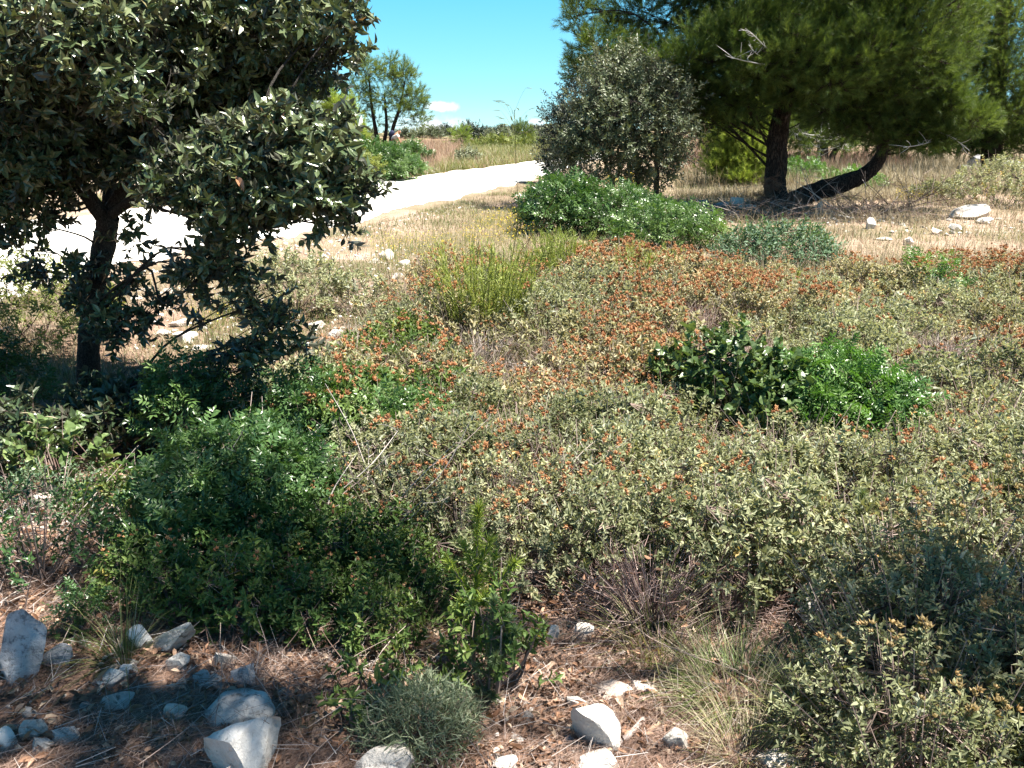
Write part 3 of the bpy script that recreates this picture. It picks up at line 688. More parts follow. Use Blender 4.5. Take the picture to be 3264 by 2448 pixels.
PB = G(2482, 664); PY = PB[1]
stem1 = ([PB + [0, 0, -0.15], PB + [0, 0, 0.1], at(2470, 600, PY), at(2474, 530, PY), at(2480, 430, PY), at(2498, 330, PY + .05), at(2500, 230, PY + .1), at(2520, 60, PY + .2), at(2560, -200, PY + .2), at(2600, -500, PY + .2)],
         [0.27, 0.225, 0.20, 0.195, 0.185, 0.165, 0.15, 0.14, 0.1, 0.05], 14)
stem2 = ([PB + [0.12, -0.03, 0.05], at(2545, 632, PY - .05), at(2615, 606, PY - .1), at(2690, 584, PY - .1), at(2762, 552, PY - .1), at(2806, 500, PY - .1), at(2820, 430, PY - .1), at(2850, 300, PY), at(2900, 100, PY), at(2920, -150, PY)],
         [0.17, 0.18, 0.175, 0.165, 0.14, 0.115, 0.10, 0.09, 0.06, 0.03], 12)
Y0 = PY
bigc = [  # tint shifts put sunlit boughs and shaded interior into the needle colour
 px_clump(2060, 40, Y0 + .6, 150, 60, 0.6, 190, -0.15), px_clump(1990, 95, Y0 + .4, 75, 28, 0.4, 60, -0.15), px_clump(2210, 60, Y0 + .8, 110, 90, 0.6, 160, -0.15), px_clump(2330, 20, Y0 + .5, 110, 80, 0.6, 150, -0.05),
 px_clump(1840, 50, Y0 - .6, 32, 60, 0.35, 60, 0.1), px_clump(1905, 150, Y0 - .7, 75, 75, 0.5, 150, 0.12), px_clump(1970, 230, Y0 - .7, 90, 60, 0.5, 160, 0.1), px_clump(1850, 230, Y0 - .2, 45, 45, 0.4, 60, 0.0),
 px_clump(2080, 210, Y0 - .8, 110, 70, 0.55, 210, 0.14), px_clump(2210, 190, Y0 - 1.0, 110, 80, 0.55, 230, 0.16), px_clump(2130, 320, Y0 - .5, 110, 70, 0.5, 180, -0.02), px_clump(2230, 380, Y0 + .1, 100, 80, 0.5, 150, -0.12),
 px_clump(2270, 290, Y0 - .7, 110, 75, 0.5, 180, 0.04), px_clump(2320, 130, Y0 - 1.2, 90, 80, 0.5, 190, 0.2), px_clump(2420, 210, Y0 - 1.4, 120, 80, 0.55, 250, 0.2), px_clump(2380, 310, Y0 - .9, 100, 60, 0.5, 170, 0.03),
 px_clump(2540, 170, Y0 - 1.5, 110, 75, 0.55, 230, 0.2), px_clump(2530, 280, Y0 - .9, 90, 60, 0.5, 150, 0.06), px_clump(2650, 230, Y0 - 1.5, 110, 75, 0.55, 220, 0.2), px_clump(2640, 110, Y0 - .9, 110, 80, 0.6, 190, 0.08),
 px_clump(2760, 170, Y0 - 1.5, 120, 90, 0.6, 260, 0.16), px_clump(2680, 330, Y0 - .8, 110, 70, 0.5, 200, -0.08), px_clump(2800, 290, Y0 - 1.0, 120, 80, 0.55, 250, -0.02), px_clump(2890, 180, Y0 - 1.2, 120, 110, 0.6, 280, 0.12),
 px_clump(2900, 60, Y0 - .9, 140, 90, 0.7, 260, 0.12), px_clump(2770, 50, Y0 - .7, 120, 90, 0.7, 220, 0.06), px_clump(2780, 390, Y0 - .6, 120, 55, 0.45, 190, -0.12), px_clump(2900, 360, Y0 - .6, 110, 80, 0.5, 220, -0.06),
 px_clump(2980, 270, Y0 - .8, 90, 80, 0.5, 170, 0.06), px_clump(3010, 180, Y0 - .7, 80, 80, 0.5, 140, 0.12), px_clump(3030, 345, Y0 - .9, 60, 50, 0.4, 100, 0.14), px_clump(3095, 395, Y0 - .9, 60, 45, 0.4, 100, 0.16),
 px_clump(2970, 430, Y0 - .6, 100, 35, 0.4, 130, -0.06), px_clump(2860, 440, Y0 - .5, 70, 40, 0.4, 100, -0.1), px_clump(3040, 60, Y0 - .2, 90, 80, 0.6, 140, 0.1), px_clump(2710, 420, Y0 - .2, 60, 40, 0.35, 60, -0.1),
 px_clump(2450, 60, Y0 - .9, 110, 80, 0.6, 170, 0.1), px_clump(2560, 20, Y0 + .3, 130, 90, 0.6, 160, -0.1), px_clump(2600, 300, Y0 + .5, 160, 90, 0.5, 170, -0.15), px_clump(2400, 400, Y0 + .2, 80, 50, 0.4, 70, -0.12),
 # above the frame; first row of boughs added to cast the shade band below
 (np.array([3.6, 14.5, 4.5]), np.array([1.0, .45, .4]), 110, .1), (np.array([5.3, 14.3, 4.5]), np.array([1.1, .45, .4]), 130, .1), (np.array([7.0, 14.3, 4.6]), np.array([1.1, .45, .4]), 130, .1), (np.array([8.6, 14.6, 4.6]), np.array([1.0, .5, .4]), 110, .1), (np.array([6.2, 15.2, 4.8]), np.array([2.4, .5, .4]), 200, .1),
 px_clump(2150, -160, Y0, 250, 140, 1.2, 240, 0.1), px_clump(2500, -180, Y0 - .3, 300, 160, 1.4, 320, 0.1), px_clump(2850, -150, Y0 - .3, 280, 160, 1.3, 300, 0.1), px_clump(2400, -420, Y0, 350, 200, 1.5, 300, 0.1), px_clump(2800, -420, Y0, 330, 200, 1.5, 300, 0.1), px_clump(2600, -680, Y0, 300, 180, 1.3, 220, 0.1),
 px_clump(2500, -40, Y0 + 1.5, 330, 150, 0.6, 260, -0.1), px_clump(2850, 80, Y0 + 1.4, 250, 180, 0.6, 260, -0.1),
]
bigp = pine('pine_tree', 'large dark pine with a second stem leaning low out to the right', [stem1, stem2], bigc, r_limb=0.018, base=PB, sscale=1.5)
# bleached dead limbs in the crown
for pts, r0 in (([(2495, 200, -0.9), (2440, 205, -1.6), (2380, 195, -1.9), (2320, 180, -2.1)], 0.02), ([(2480, 190, -0.9), (2440, 150, -1.7), (2400, 110, -2.0), (2375, 90, -2.2)], 0.018),
                ([(2470, 205, -1.0), (2410, 170, -1.8), (2385, 140, -2.0)], 0.012), ([(3000, 440, -0.7), (2940, 460, -1.0), (2880, 470, -1.2)], 0.014), ([(2990, 420, -0.7), (3040, 440, -1.0), (3090, 480, -1.1)], 0.012)):
    b = MB(); q = [at(a, c, Y0 + d) for a, c, d in pts]; tube(b, q, np.linspace(r0 * .8, 0.004, len(q)), 5, smoothn=6)
    qq = np.array(q)
    for k in range(14):
        u_ = rng.uniform(.3, len(q) - 1.01); i_ = int(u_); p = qq[i_] + (qq[i_ + 1] - qq[i_]) * (u_ - i_); d_ = unit(qq[i_ + 1] - qq[i_]) * .6 + rng.normal(size=3) * [.45, .25, .45]; l_ = rng.uniform(.1, .3); tube(b, [p, p + d_ * l_ * .5 + rng.normal(size=3) * .015, p + d_ * l_], [0.005, .004, 0.0015], 3, smoothn=3)
    place(bigp, (b, 'dead_branch', M['whitetwig'], True))

# ---- pine on the far right
B2 = G(3160, 572); B2y = B2[1]
rightc = [px_clump(3120, 120, B2y - .6, 130, 110, 0.8, 260, 0.0), px_clump(3230, 60, B2y - .6, 120, 110, 0.8, 230, 0.05), px_clump(3200, 250, B2y - .7, 120, 100, 0.8, 250, -0.02), px_clump(3090, 260, B2y - .2, 90, 110, 0.7, 210, -0.14),
          px_clump(3230, 360, B2y - .8, 90, 80, 0.6, 170, 0.04), px_clump(3140, 370, B2y, 100, 80, 0.6, 190, -0.15), px_clump(3220, 460, B2y - .2, 90, 60, 0.6, 170, -0.15), px_clump(3100, 450, B2y - .2, 50, 40, 0.4, 60, -0.1),
          px_clump(3330, 250, B2y - .4, 130, 180, 0.9, 240, 0), px_clump(3350, 480, B2y - .2, 110, 70, 0.6, 140, -0.1), px_clump(3150, -120, B2y, 220, 150, 1.2, 260, 0.05), px_clump(3300, -350, B2y, 250, 170, 1.2, 220, 0.05), px_clump(3050, 60, B2y + .6, 90, 120, 0.6, 170, -0.1), px_clump(3200, 180, B2y + .8, 180, 260, 0.6, 300, -0.15)]
pine('pine_tree', 'dark shaded pine standing behind the stone mound at the right edge', [([B2 + [0, 0, -.2], B2 + [0, 0, .1], at(3160, 470, B2y), at(3175, 330, B2y), at(3190, 100, B2y + .1), at(3200, -200, B2y), at(3200, -500, B2y)], [0.34, 0.30, 0.26, 0.23, 0.18, 0.12, 0.05], 12)],
     rightc, r_limb=0.02, base=B2, sscale=1.7)

# ---- pines behind
def back_pine(px, pyb, y, clumps, label, mat='pine', bark='pinebark', r=0.12, tops=None, lean=0, shoots=PINEFAR, sscale=1.0, group=None, rl=0.02, name='pine_tree', up=0.55):
    b = at(px, pyb, y); b[2] = gz(b[0], b[1])
    ctr = np.mean([c[0] for c in clumps], 0); top = max(c[0][2] for c in clumps)
    tip = np.array([ctr[0], ctr[1], top])
    st = ([b + [0, 0, -.1], b + (tip - b) * [0.1, 0.1, 0.3], b + (tip - b) * [0.6, 0.6, 0.65], tip], [r, r * .8, r * .55, r * .2], 8)
    return pine(name, label, [st], clumps, r_limb=rl, shoots=shoots, sscale=sscale, mat=mat, bark=bark, group=group, tw=0.008, base=b, sub=6, up=up, dens=2.0)
back_pine(2620, 520, 29, [px_clump(2560, 40, 29, 220, 120, 1.4, 260, -0.1), px_clump(2360, 150, 29.5, 170, 120, 1.2, 220, -0.1), px_clump(2720, 130, 29, 170, 130, 1.2, 240, -0.1), px_clump(2550, 220, 29.3, 190, 110, 1.2, 240, -0.15), px_clump(2560, -200, 29, 300, 180, 1.6, 260, 0), px_clump(2880, 260, 29.5, 160, 120, 1.2, 220, -0.15), px_clump(2250, 320, 29.8, 120, 90, 1.0, 150, -0.15)],  # negative tint shifts paint the backlit darkness into the needles
          'tall dark pine directly behind the forked one, mostly hidden by its crown', r=0.2, sscale=1.5)
back_pine(2640, 540, 30, [px_clump(2680, 400, 30, 100, 60, 1.0, 130, -0.1), px_clump(2800, 410, 31, 130, 60, 1.0, 170, -0.12), px_clump(2930, 400, 31, 110, 50, 1.0, 130, -0.1), px_clump(2760, 330, 31, 160, 70, 1.0, 170, -0.1)],
          'low dark pine thicket tree behind the leaning stem', r=0.12, sscale=1.7)
back_pine(2480, 520, 31, [px_clump(2420, 380, 31, 90, 70, 1.0, 170, -0.1), px_clump(2510, 400, 31, 80, 60, 1.0, 150, -0.05), px_clump(2590, 390, 31.5, 80, 60, 1.0, 150, -0.1), px_clump(2300, 400, 31, 90, 70, 1.0, 150, -0.1)], 'dark bushy pine filling the gap left of the thick upright trunk', r=.12, sscale=1.7)
back_pine(3050, 520, 33, [px_clump(2950, 440, 33, 90, 50, 1.0, 130, -.05), px_clump(3060, 430, 33, 90, 60, 1.0, 150, -.1), px_clump(3180, 430, 33, 100, 70, 1.0, 150, -.1)], 'low dark pine far behind the leaning crown at the right', r=.12, sscale=1.7)
back_pine(2390, 600, 22, [px_clump(2350, 420, 22, 70, 55, 0.6, 300, 0.2), px_clump(2330, 490, 22, 75, 55, 0.6, 300, 0.15), px_clump(2400, 500, 21.8, 65, 70, 0.6, 320, 0.2), px_clump(2400, 400, 22, 60, 60, 0.6, 240, 0.15), px_clump(2300, 540, 22, 60, 40, 0.5, 160, 0.1), px_clump(2370, 565, 21.6, 70, 35, 0.5, 190, 0.1), px_clump(2370, 350, 22, 35, 35, 0.4, 90, 0.1)],
          'bright green young pine just left of the thick upright trunk', mat='pine_bright', r=0.06, shoots=PINESH, sscale=1.5, rl=0.012, name='young_pine', up=0.9)
yp = back_pine(2612, 478, 24, [px_clump(2545, 425, 24, 45, 32, 0.4, 75, 0.05), px_clump(2660, 430, 24, 45, 35, 0.4, 60, -0.05), px_clump(2575, 470, 24, 35, 20, 0.4, 35, 0.0), px_clump(2610, 340, 24, 45, 30, 0.4, 45, 0.0), px_clump(2690, 460, 24, 30, 25, 0.4, 35, -0.05)],
          'half dead young pine with bleached whorled branches, seen between the two stems', mat='pine', bark='whitetwig', r=0.04, sscale=0.7, rl=0.012, name='young_pine')
b = MB(); q0 = at(2612, 478, 23.8)
for k in range(16):
    z0 = at(2612, 478 - 8 * (k // 2), 23.8); e = z0 + np.array([rng.uniform(-.55, .55), rng.uniform(-.3, .1), rng.uniform(-0.02, .25)])
    tube(b, [z0, (z0 + e) / 2 + [0, 0, -.03], e], [0.012, 0.009, 0.004], 4, smoothn=2)
place(yp, (b, 'dead_branch', M['whitetwig'], True))

# ---- evergreens behind the road bend
B3 = G(2032, 690); y3 = B3[1]
def small_tree(name, label, stems, clumps, mat, shoots, bark, base, r_limb=0.014, up=0.4, sscale=1.0, tw=0.004, sub=6, group=None, surf=2.0, dens=2.0, sig=.15):
    return pine(name, label, stems, clumps, r_limb=r_limb, shoots=shoots, sscale=sscale, mat=mat, bark=bark, base=base, up=up, tw=tw, sub=sub, group=group, flat=0.0, surf=surf, dens=dens, sig=sig)
cl = [px_clump(1985, 215, y3, 65, 55, 0.4, 95), px_clump(1920, 280, y3 - .2, 80, 65, 0.5, 150, .05), px_clump(2040, 280, y3 - .2, 95, 75, 0.5, 190, .05), px_clump(2120, 330, y3, 70, 65, 0.4, 120), px_clump(1900, 370, y3 - .3, 75, 65, 0.5, 150, .08), px_clump(2000, 380, y3 - .5, 95, 75, 0.5, 200, .08),
      px_clump(2100, 420, y3 - .3, 80, 65, 0.5, 150, .05), px_clump(1960, 470, y3 - .4, 90, 55, 0.5, 150, 0), px_clump(2060, 500, y3 - .3, 90, 55, 0.5, 150, -.05), px_clump(1850, 460, y3 - .3, 65, 45, 0.4, 95, .05), px_clump(2140, 500, y3, 45, 50, 0.4, 65, 0), px_clump(1800, 500, y3 - .2, 55, 32, 0.3, 65, 0),
      px_clump(1990, 550, y3 - .1, 80, 35, 0.4, 80, -.1), px_clump(2100, 560, y3, 55, 30, 0.4, 45, -.1), px_clump(2010, 330, y3 + .5, 150, 130, 0.4, 190, -.2)]
small_tree('evergreen_oak', 'grey green multi-stemmed evergreen oak beside the bend of the track',
           [([B3 + [0, 0, -.1], B3 + [0, 0, .15], at(2036, 610, y3), at(2020, 450, y3), at(2000, 280, y3)], [.06, .055, .05, .04, .015], 8),
            ([B3 + [.35, .3, -.1], at(2092, 600, y3 + .3), at(2095, 470, y3 + .2), at(2090, 330, y3)], [.06, .05, .04, .015], 8),
            ([B3 + [-.5, .1, -.1], at(1955, 590, y3), at(1930, 520, y3), at(1900, 400, y3)], [.04, .03, .025, .012], 7)], cl, 'olive', SMALLSH, 'greybark', B3, sscale=1.4, dens=1.6, sig=.26)
B4 = G(1840, 585)
y4 = B4[1]
cl = [px_clump(1850, 290, y4, 50, 60, .5, 95), px_clump(1800, 370, y4, 60, 60, .5, 140), px_clump(1870, 390, y4, 75, 80, .5, 170), px_clump(1780, 450, y4, 50, 45, .4, 95), px_clump(1830, 480, y4, 70, 50, .5, 130), px_clump(1765, 505, y4 - .2, 38, 28, .3, 50), px_clump(1750, 540, y4 - .3, 28, 22, .25, 30)]
small_tree('evergreen_oak', 'blackish small evergreen oak leaning over the far end of the white track',
           [([B4 + [0, 0, -.1], at(1850, 540, y4), at(1845, 460, y4), at(1850, 320, y4)], [.06, .05, .04, .015], 7)], cl, 'darkoak', SMALLSH, 'greybark', B4, sscale=1.6, sig=.25)

# ---- three-stemmed tree beyond the track
yD = 44.0
BD = at(1215, 512, yD); BD[2] = gz(BD[0], BD[1])
cl = [px_clump(1175, 235, yD, 48, 42, 0.8, 85, .05), px_clump(1225, 230, yD, 40, 35, 0.8, 70, .05), px_clump(1285, 255, yD, 45, 40, 0.8, 85, .1), px_clump(1150, 290, yD, 48, 42, 0.8, 75), px_clump(1220, 300, yD, 55, 45, 0.9, 95, .08), px_clump(1300, 320, yD, 45, 42, 0.8, 80, .08),
      px_clump(1335, 350, yD, 32, 32, 0.6, 45), px_clump(1330, 300, yD, 28, 28, .6, 30), px_clump(1130, 350, yD, 35, 38, 0.7, 30, -.1), px_clump(1270, 370, yD, 50, 32, 0.7, 45), px_clump(1190, 370, yD, 50, 40, 0.7, 35, -.1), px_clump(1250, 195, yD, 22, 18, .5, 18), px_clump(1170, 200, yD, 16, 18, .4, 14), px_clump(1330, 390, yD, 38, 18, .5, 24, .05), px_clump(1115, 270, yD, 18, 20, .4, 15)]
pine('pine_tree', 'slender three-stemmed pine with airy rounded crown beyond the white track',
     [([BD + [-.1, 0, -.1], at(1208, 480, yD), at(1200, 430, yD), at(1185, 340, yD), at(1175, 240, yD)], [.16, .13, .11, .07, .03], 8),
      ([BD + [.15, .1, -.1], at(1222, 470, yD), at(1232, 400, yD), at(1225, 300, yD)], [.13, .11, .08, .03], 8),
      ([BD + [.55, 0, -.1], at(1247, 480, yD), at(1250, 420, yD), at(1275, 340, yD), at(1290, 260, yD)], [.14, .12, .1, .07, .03], 8)], cl, shoots=PINEFAR, sscale=1.2, r_limb=0.02, base=BD, tw=0.012, sub=7, surf=1.8, dens=1.5)
# pines left of it
def bush_pine(px, pyb, y, cl, label, mat='pine_bright', name='young_pine', r=.07, ss=0.9, up=.7, group=None):
    return back_pine(px, pyb, y, [px_clump(a, b_, y + dy, rx, ry, rz, n, ts) for a, b_, dy, rx, ry, rz, n, ts in cl], label, mat=mat, r=r, sscale=ss, rl=.015, name=name, up=up, group=group)
bush_pine(1085, 560, 36, [(1085, 360, 0, 48, 45, .6, 220, .1), (1060, 440, 0, 60, 50, .7, 260, .1), (1115, 430, 0, 45, 45, .6, 220, .15), (1135, 490, 0, 40, 40, .5, 160, .1), (1070, 510, 0, 60, 40, .6, 200, .05), (1030, 320, 0, 45, 40, .6, 90, -.2)], 'bright green bushy pine just left of the three-stemmed tree', ss=1.1)
bush_pine(1010, 560, 40, [(1030, 340, 0, 40, 40, .6, 40, -.1), (985, 330, 0, 40, 55, .6, 60, -.05), (1000, 420, 0, 50, 55, .7, 100, -.05), (960, 250, 0, 45, 70, .6, 110, .0), (930, 170, 0, 35, 50, .6, 70, .05), (950, 400, 0, 60, 80, .7, 120, 0), (880, 300, 0, 60, 90, .7, 120, 0)], 'taller thin pine half hidden by the right edge of the oak crown', mat='pine', name='pine_tree', r=.1)
# skyline bushes
import itertools
def far_bush(px, py, y, rx, ry, n, mat, label, group=None, shoots=SMALLSH, ss=5.0):
    c = at(px, py, y); k = y / FPX
    root = empty('distant_bush', (c[0], c[1], gz(c[0], c[1])), label, 'bush', group)
    crown = MB(); wd = MB()
    z0 = gz(c[0], c[1]); h = max(c[2] + ry * k - z0, ry * k)
    R = np.array([rx * k, rx * k * .8, h / 2]); C = np.array([c[0], c[1], z0 + h / 2])
    clump_tree(wd, crown, [(C, R, n, 0)], np.array([[c[0], c[1], z0 - .1], [c[0], c[1], z0 + .1 * h]]), shoots, r_limb=.03 * h / 3 + .01, shoot_scale=ss, up=.4, tw=.01, sub=4)
    place(root, (crown, 'foliage', M[mat], False), (wd, 'stems', M['greybark'], False))
    return root
far_bush(1470, 425, 62, 34, 30, 230, 'pine_bright', 'light green pointed bush on the skyline left of the tall grass stalk', shoots=PINEFAR, ss=1.0)
far_bush(1672, 425, 64, 34, 42, 260, 'pine', 'dark conical pine bush on the skyline right of the tall grass stalk', shoots=PINEFAR, ss=1.0)
far_bush(1500, 425, 80, 26, 22, 150, 'darkoak', 'dark round bush behind the light green skyline bush')
far_bush(1416, 424, 110, 16, 14, 120, 'darkoak', 'small dark round bush alone under the low cloud')
far_bush(1395, 440, 95, 32, 20, 170, 'olive', 'grey green bush below the low white cloud')
far_bush(1345, 440, 100, 26, 16, 140, 'olive', 'grey bush on the skyline right of the airy three-stemmed crown')
for px, py, y, rx, ry in ((1540, 430, 120, 20, 10), (1565, 428, 125, 16, 8), (1592, 424, 120, 18, 12), (1620, 424, 118, 20, 11), (1645, 420, 122, 15, 10), (1705, 428, 118, 18, 10), (1730, 422, 122, 22, 11), (1755, 424, 118, 20, 12), (1440, 432, 118, 16, 10), (1785, 424, 125, 20, 14), (1820, 426, 120, 22, 15)):
    far_bush(px, py, y, rx, ry, 90, 'darkoak', 'tiny dark bush in the row along the skyline', group='row of dark bushes along the skyline')
for px, py, y, rx, ry in ((1290, 438, 96, 22, 12), (1560, 445, 88, 26, 14), (1600, 440, 86, 30, 15), (1640, 437, 84, 24, 15), (1700, 445, 82, 28, 15), (1740, 440, 84, 30, 16), (1250, 440, 100, 22, 10), (1180, 440, 104, 30, 12), (1120, 442, 104, 30, 12), (1795, 445, 82, 26, 16)):
    far_bush(px, py, y, rx, ry, 100, 'olive', 'low grey green bush in the heath below the skyline', group='grey heath bushes below the skyline')
# pine boughs reaching over the foreground from a trunk right of the view; they throw the dappled shade on the stones
tb = np.array([5.6, 1.6, gz(5.6, 1.6)])
CT = 1 / math.tan(SUN_EL)
cl = []
for px, py, z, rx, ry, n in ((120, 2240, 4.3, .30, .14, 110), (560, 2370, 4.4, .34, .12, 130), (700, 2230, 4.3, .2, .08, 40), (330, 2400, 4.4, .26, .12, 80), (60, 2060, 4.3, .2, .14, 34), (560, 2030, 4.4, .3, .10, 50), (480, 1760, 4.4, .3, .12, 40), (760, 1850, 4.3, .28, .12, 60), (1000, 1880, 4.4, .26, .12, 50), (1180, 1960, 4.5, .2, .1, 26), (250, 1830, 4.4, .35, .12, 80), (700, 1640, 4.6, .2, .1, 20), (640, 1960, 4.4, .26, .1, 50),
                             (2750, 2330, 4.4, .25, .14, 60), (3050, 2150, 4.5, .26, .12, 24), (3000, 2400, 4.4, .3, .12, 60), (1100, 2450, 4.4, .25, .06, 24), (3250, 1650, 4.6, .2, .12, 22)):
    q = G(px, py); h = z - q[2]
    cl.append((np.array([q[0] + h * CT * math.sin(SUN_AZ), q[1] + h * CT * math.cos(SUN_AZ), z]), np.array([rx, ry, .2]), n, 0.0))
pine('pine_tree', 'overhanging pine that shades the stony litter at the lower left', [([tb + [0, 0, -.2], tb + [-.1, 0, 1.2], tb + [-.3, 0.1, 2.6], tb + [-.8, .2, 3.6], tb + [-1.6, .3, 4.5]], [.2, .17, .15, .12, .06], 10),
     ], cl, r_limb=0.014, base=tb, sscale=1.25, dens=1.0, sig=.22)
# ------------------------------------------------------------------ shrubs
STAR = None
def seed_head():
    V = []; F = []
    for k in range(5):
        a = k * 1.2566
        c, s = math.cos(a), math.sin(a); c2, s2 = math.cos(a + .6), math.sin(a + .6); c0, s0 = math.cos(a - .6), math.sin(a - .6)
        b = len(V); V += [(0, 0, 0), (c0 * .45, .35, s0 * .45), (c * .8, 0.95, s * .8), (c2 * .45, .35, s2 * .45)]; F.append((b, b + 1, b + 2, b + 3))
    # capsule
    b = len(V); V.append((0, .9, 0))
    for k in range(5): a = k * 1.2566; V.append((math.cos(a) * .36, .4, math.sin(a) * .36))
    for k in range(5): F.append((b, b + 1 + k, b + 1 + (k + 1) % 5, b))
    return np.array(V, float), np.array(F)
def fix_tri(T):
    V, F = T; F = F.copy(); m = F[:, 0] == F[:, 3]
    F[m, 3] = F[m, 0]
    return V, F
_s = seed_head()
# keep only clean quads for the sepals and add the capsule as quads round a small bud
SEED = (_s[0][:20], _s[1][:5])
BUD = (np.array([(math.cos(a) * r, y, math.sin(a) * r) for y, r in ((0, .12), (.35, .4), (.7, .3), (.95, .05)) for a in np.arange(5) * 1.2566], float),
       np.array([(i * 5 + k, i * 5 + (k + 1) % 5, (i + 1) * 5 + (k + 1) % 5, (i + 1) * 5 + k) for i in range(3) for k in range(5)]))
SEEDHEAD = mergeT([SEED + (0.6,), BUD + (0.25,)])

def dome(n, rx, ry, h, inner=0.55, low=0.3, lumps=6):
    phi = rng.random(n) * 6.283; u = np.sqrt(rng.random(n))
    lp = rng.random(lumps) * 6.283; g = np.cos(phi[:, None] - lp).max(1)
    rad = u * (0.78 + 0.25 * g ** 4)
    zt = h * (1 - 0.6 * u ** 2.4)
    q = np.where(rng.random(n) < low, rng.uniform(0.3, 0.8, n), rng.uniform(0.8, 1.08, n))
    P = np.stack([rx * rad * np.cos(phi), ry * rad * np.sin(phi), zt * q], 1)
    D = unit(np.stack([P[:, 0] / rx * 0.75, P[:, 1] / ry * 0.75, np.full(n, 0.8)], 1) + rng.normal(size=(n, 3)) * 0.33)
    return P, D

def shrub_meshes(n, rx, ry, h, shoots, leafmat, sscale=1.0, heads=0, headmat='seed', headsize=0.016, stemmat='stem', stem_r=0.0035, low=0.3, nst=14, merged=False, tshift=0.0, bare=0):
    fol, st, hd = MB(), MB(), MB()
    P, D = dome(n, rx, ry, h, low=low)
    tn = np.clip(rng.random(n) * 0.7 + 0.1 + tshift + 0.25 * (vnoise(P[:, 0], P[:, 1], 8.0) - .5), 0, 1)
    R = roll(frames(D, rdirs(n)), rng.random(n) * 6.28); k = rng.integers(len(shoots), size=n); sc = sscale * rng.uniform(.75, 1.2, n)
    Pb = P - D * (0.05 * sscale)[..., None] if np.ndim(sscale) else P - D * 0.05 * sscale
    for i in range(len(shoots)):
        m = k == i; inst(fol, shoots[i], Pb[m], R[m], sc[m], tn[m])
    # stems: main branches from the base, then a stick to every shoot
    sk = []
    for i in range(nst):
        p = P[rng.integers(n)]; b = np.array([rng.normal() * rx * .12, rng.normal() * ry * .12, -0.02])
        m = (b + p) / 2 + np.array([p[0] * .15, p[1] * .15, -0.04 * h]); q, _ = tube(st, [b, m, p * .93], [stem_r * 1.5, stem_r, stem_r * .6], 4, smoothn=3, tint=rng.random()); sk.append(q[2:])
    sk = np.concatenate(sk); j = nearest(P, sk); B = sk[j]
    Ls = np.linalg.norm(Pb - B, axis=1)
    inst(st, STICK3, B, frames(unit(Pb - B)), np.stack([np.full(n, stem_r * .45), Ls, np.full(n, stem_r * .45)], 1), tint=rng.random(n))
    inst(st, STICK3, Pb, frames(D), np.stack([np.full(n, stem_r * .4), np.full(n, .1) * sscale, np.full(n, stem_r * .4)], 1), tint=rng.random(n))
    if bare:
        a = rng.random(bare) * 6.28; e = np.stack([rx * np.cos(a) * rng.random(bare), ry * np.sin(a) * rng.random(bare), h * rng.uniform(.4, 1.1, bare)], 1)
        inst(st, STICK3, e * [.3, .3, .1], frames(unit(e)), np.stack([np.full(bare, .002), np.linalg.norm(e, axis=1), np.full(bare, .002)], 1), tint=rng.uniform(.6, 1, bare))
    if heads:
        top = np.argsort(-P[:, 2] + rng.random(n) * h * .4)[:heads]
        for _ in range(3):
            Q = P[top] + D[top] * rng.uniform(.05, .085, heads)[:, None] * sscale + rng.normal(size=(heads, 3)) * .013 * sscale
            inst(hd, SEEDHEAD, Q, roll(frames(unit(D[top] + rng.normal(size=(heads, 3)) * .4), rdirs(heads)), rng.random(heads) * 6), headsize * rng.uniform(.6, 1.15, heads), np.clip(rng.normal(.5, .25, heads), 0, 1))
    return fol, st, hd

def merged_arrays(b):
    nn = 0
    for V, Fc, tt in zip(b.V, b.F, b.T):
        yield V, Fc - nn, tt
        nn += len(V)
def proto_shrub(name, cat, n, rx, ry, h, shoots, leafmat, **kw):
    hm = kw.get('headmat', 'seed')
    fol, st, hd = shrub_meshes(n, rx, ry, h, shoots, leafmat, **kw)
    root = empty(name, (0, 0, 0), 'x', cat)
    for V, Fc, tt in merged_arrays(hd): fol.add(V, Fc, tt, 1)
    fol.obj('foliage', [M[leafmat], M[hm]], root); st.obj('stems', M[kw.get('stemmat', 'stem')], root)
    return root
def proto_far(name, cat, n, rx, ry, h, shoots, leafmat, **kw):
    """a shrub too small in the picture to show its parts: one mesh"""
    fol, st, hd = shrub_meshes(n, rx, ry, h, shoots, leafmat, **kw)
    mb = MB()
    for b, mi in ((fol, 0), (st, 1), (hd, 2)):
        nn = 0
        for V, Fc, tt in zip(b.V, b.F, b.T): mb.add(V, Fc - nn, tt, mi); nn += len(V)
    o = mb.obj(name, [M[leafmat], M['stem'], M[kw.get('headmat', 'seed')]])
    return tag(o, 'x', cat)

def scatter(poly, n_try, mind, ylo, yhi, xlim=(-9, 14), keep=None, power=1.0):
    out = []
    ex = []
    for _ in range(n_try):
        y = ylo + (yhi - ylo) * rng.random() ** power; x = rng.uniform(*xlim) * 1.0
        ex.append((x, y))
    ex = np.array(ex); z = terrain(ex[:, 0], ex[:, 1]); p3 = np.stack([ex[:, 0], ex[:, 1], z], 1)
    ok = inpoly(project(p3), poly); p3 = p3[ok]
    for p in p3:
        md = mind(p[1]) if callable(mind) else mind
        if keep is not None and not keep(p): continue
        if all((p[0] - q[0]) ** 2 + (p[1] - q[1]) ** 2 > md * md for q in out): out.append(p)
    return out

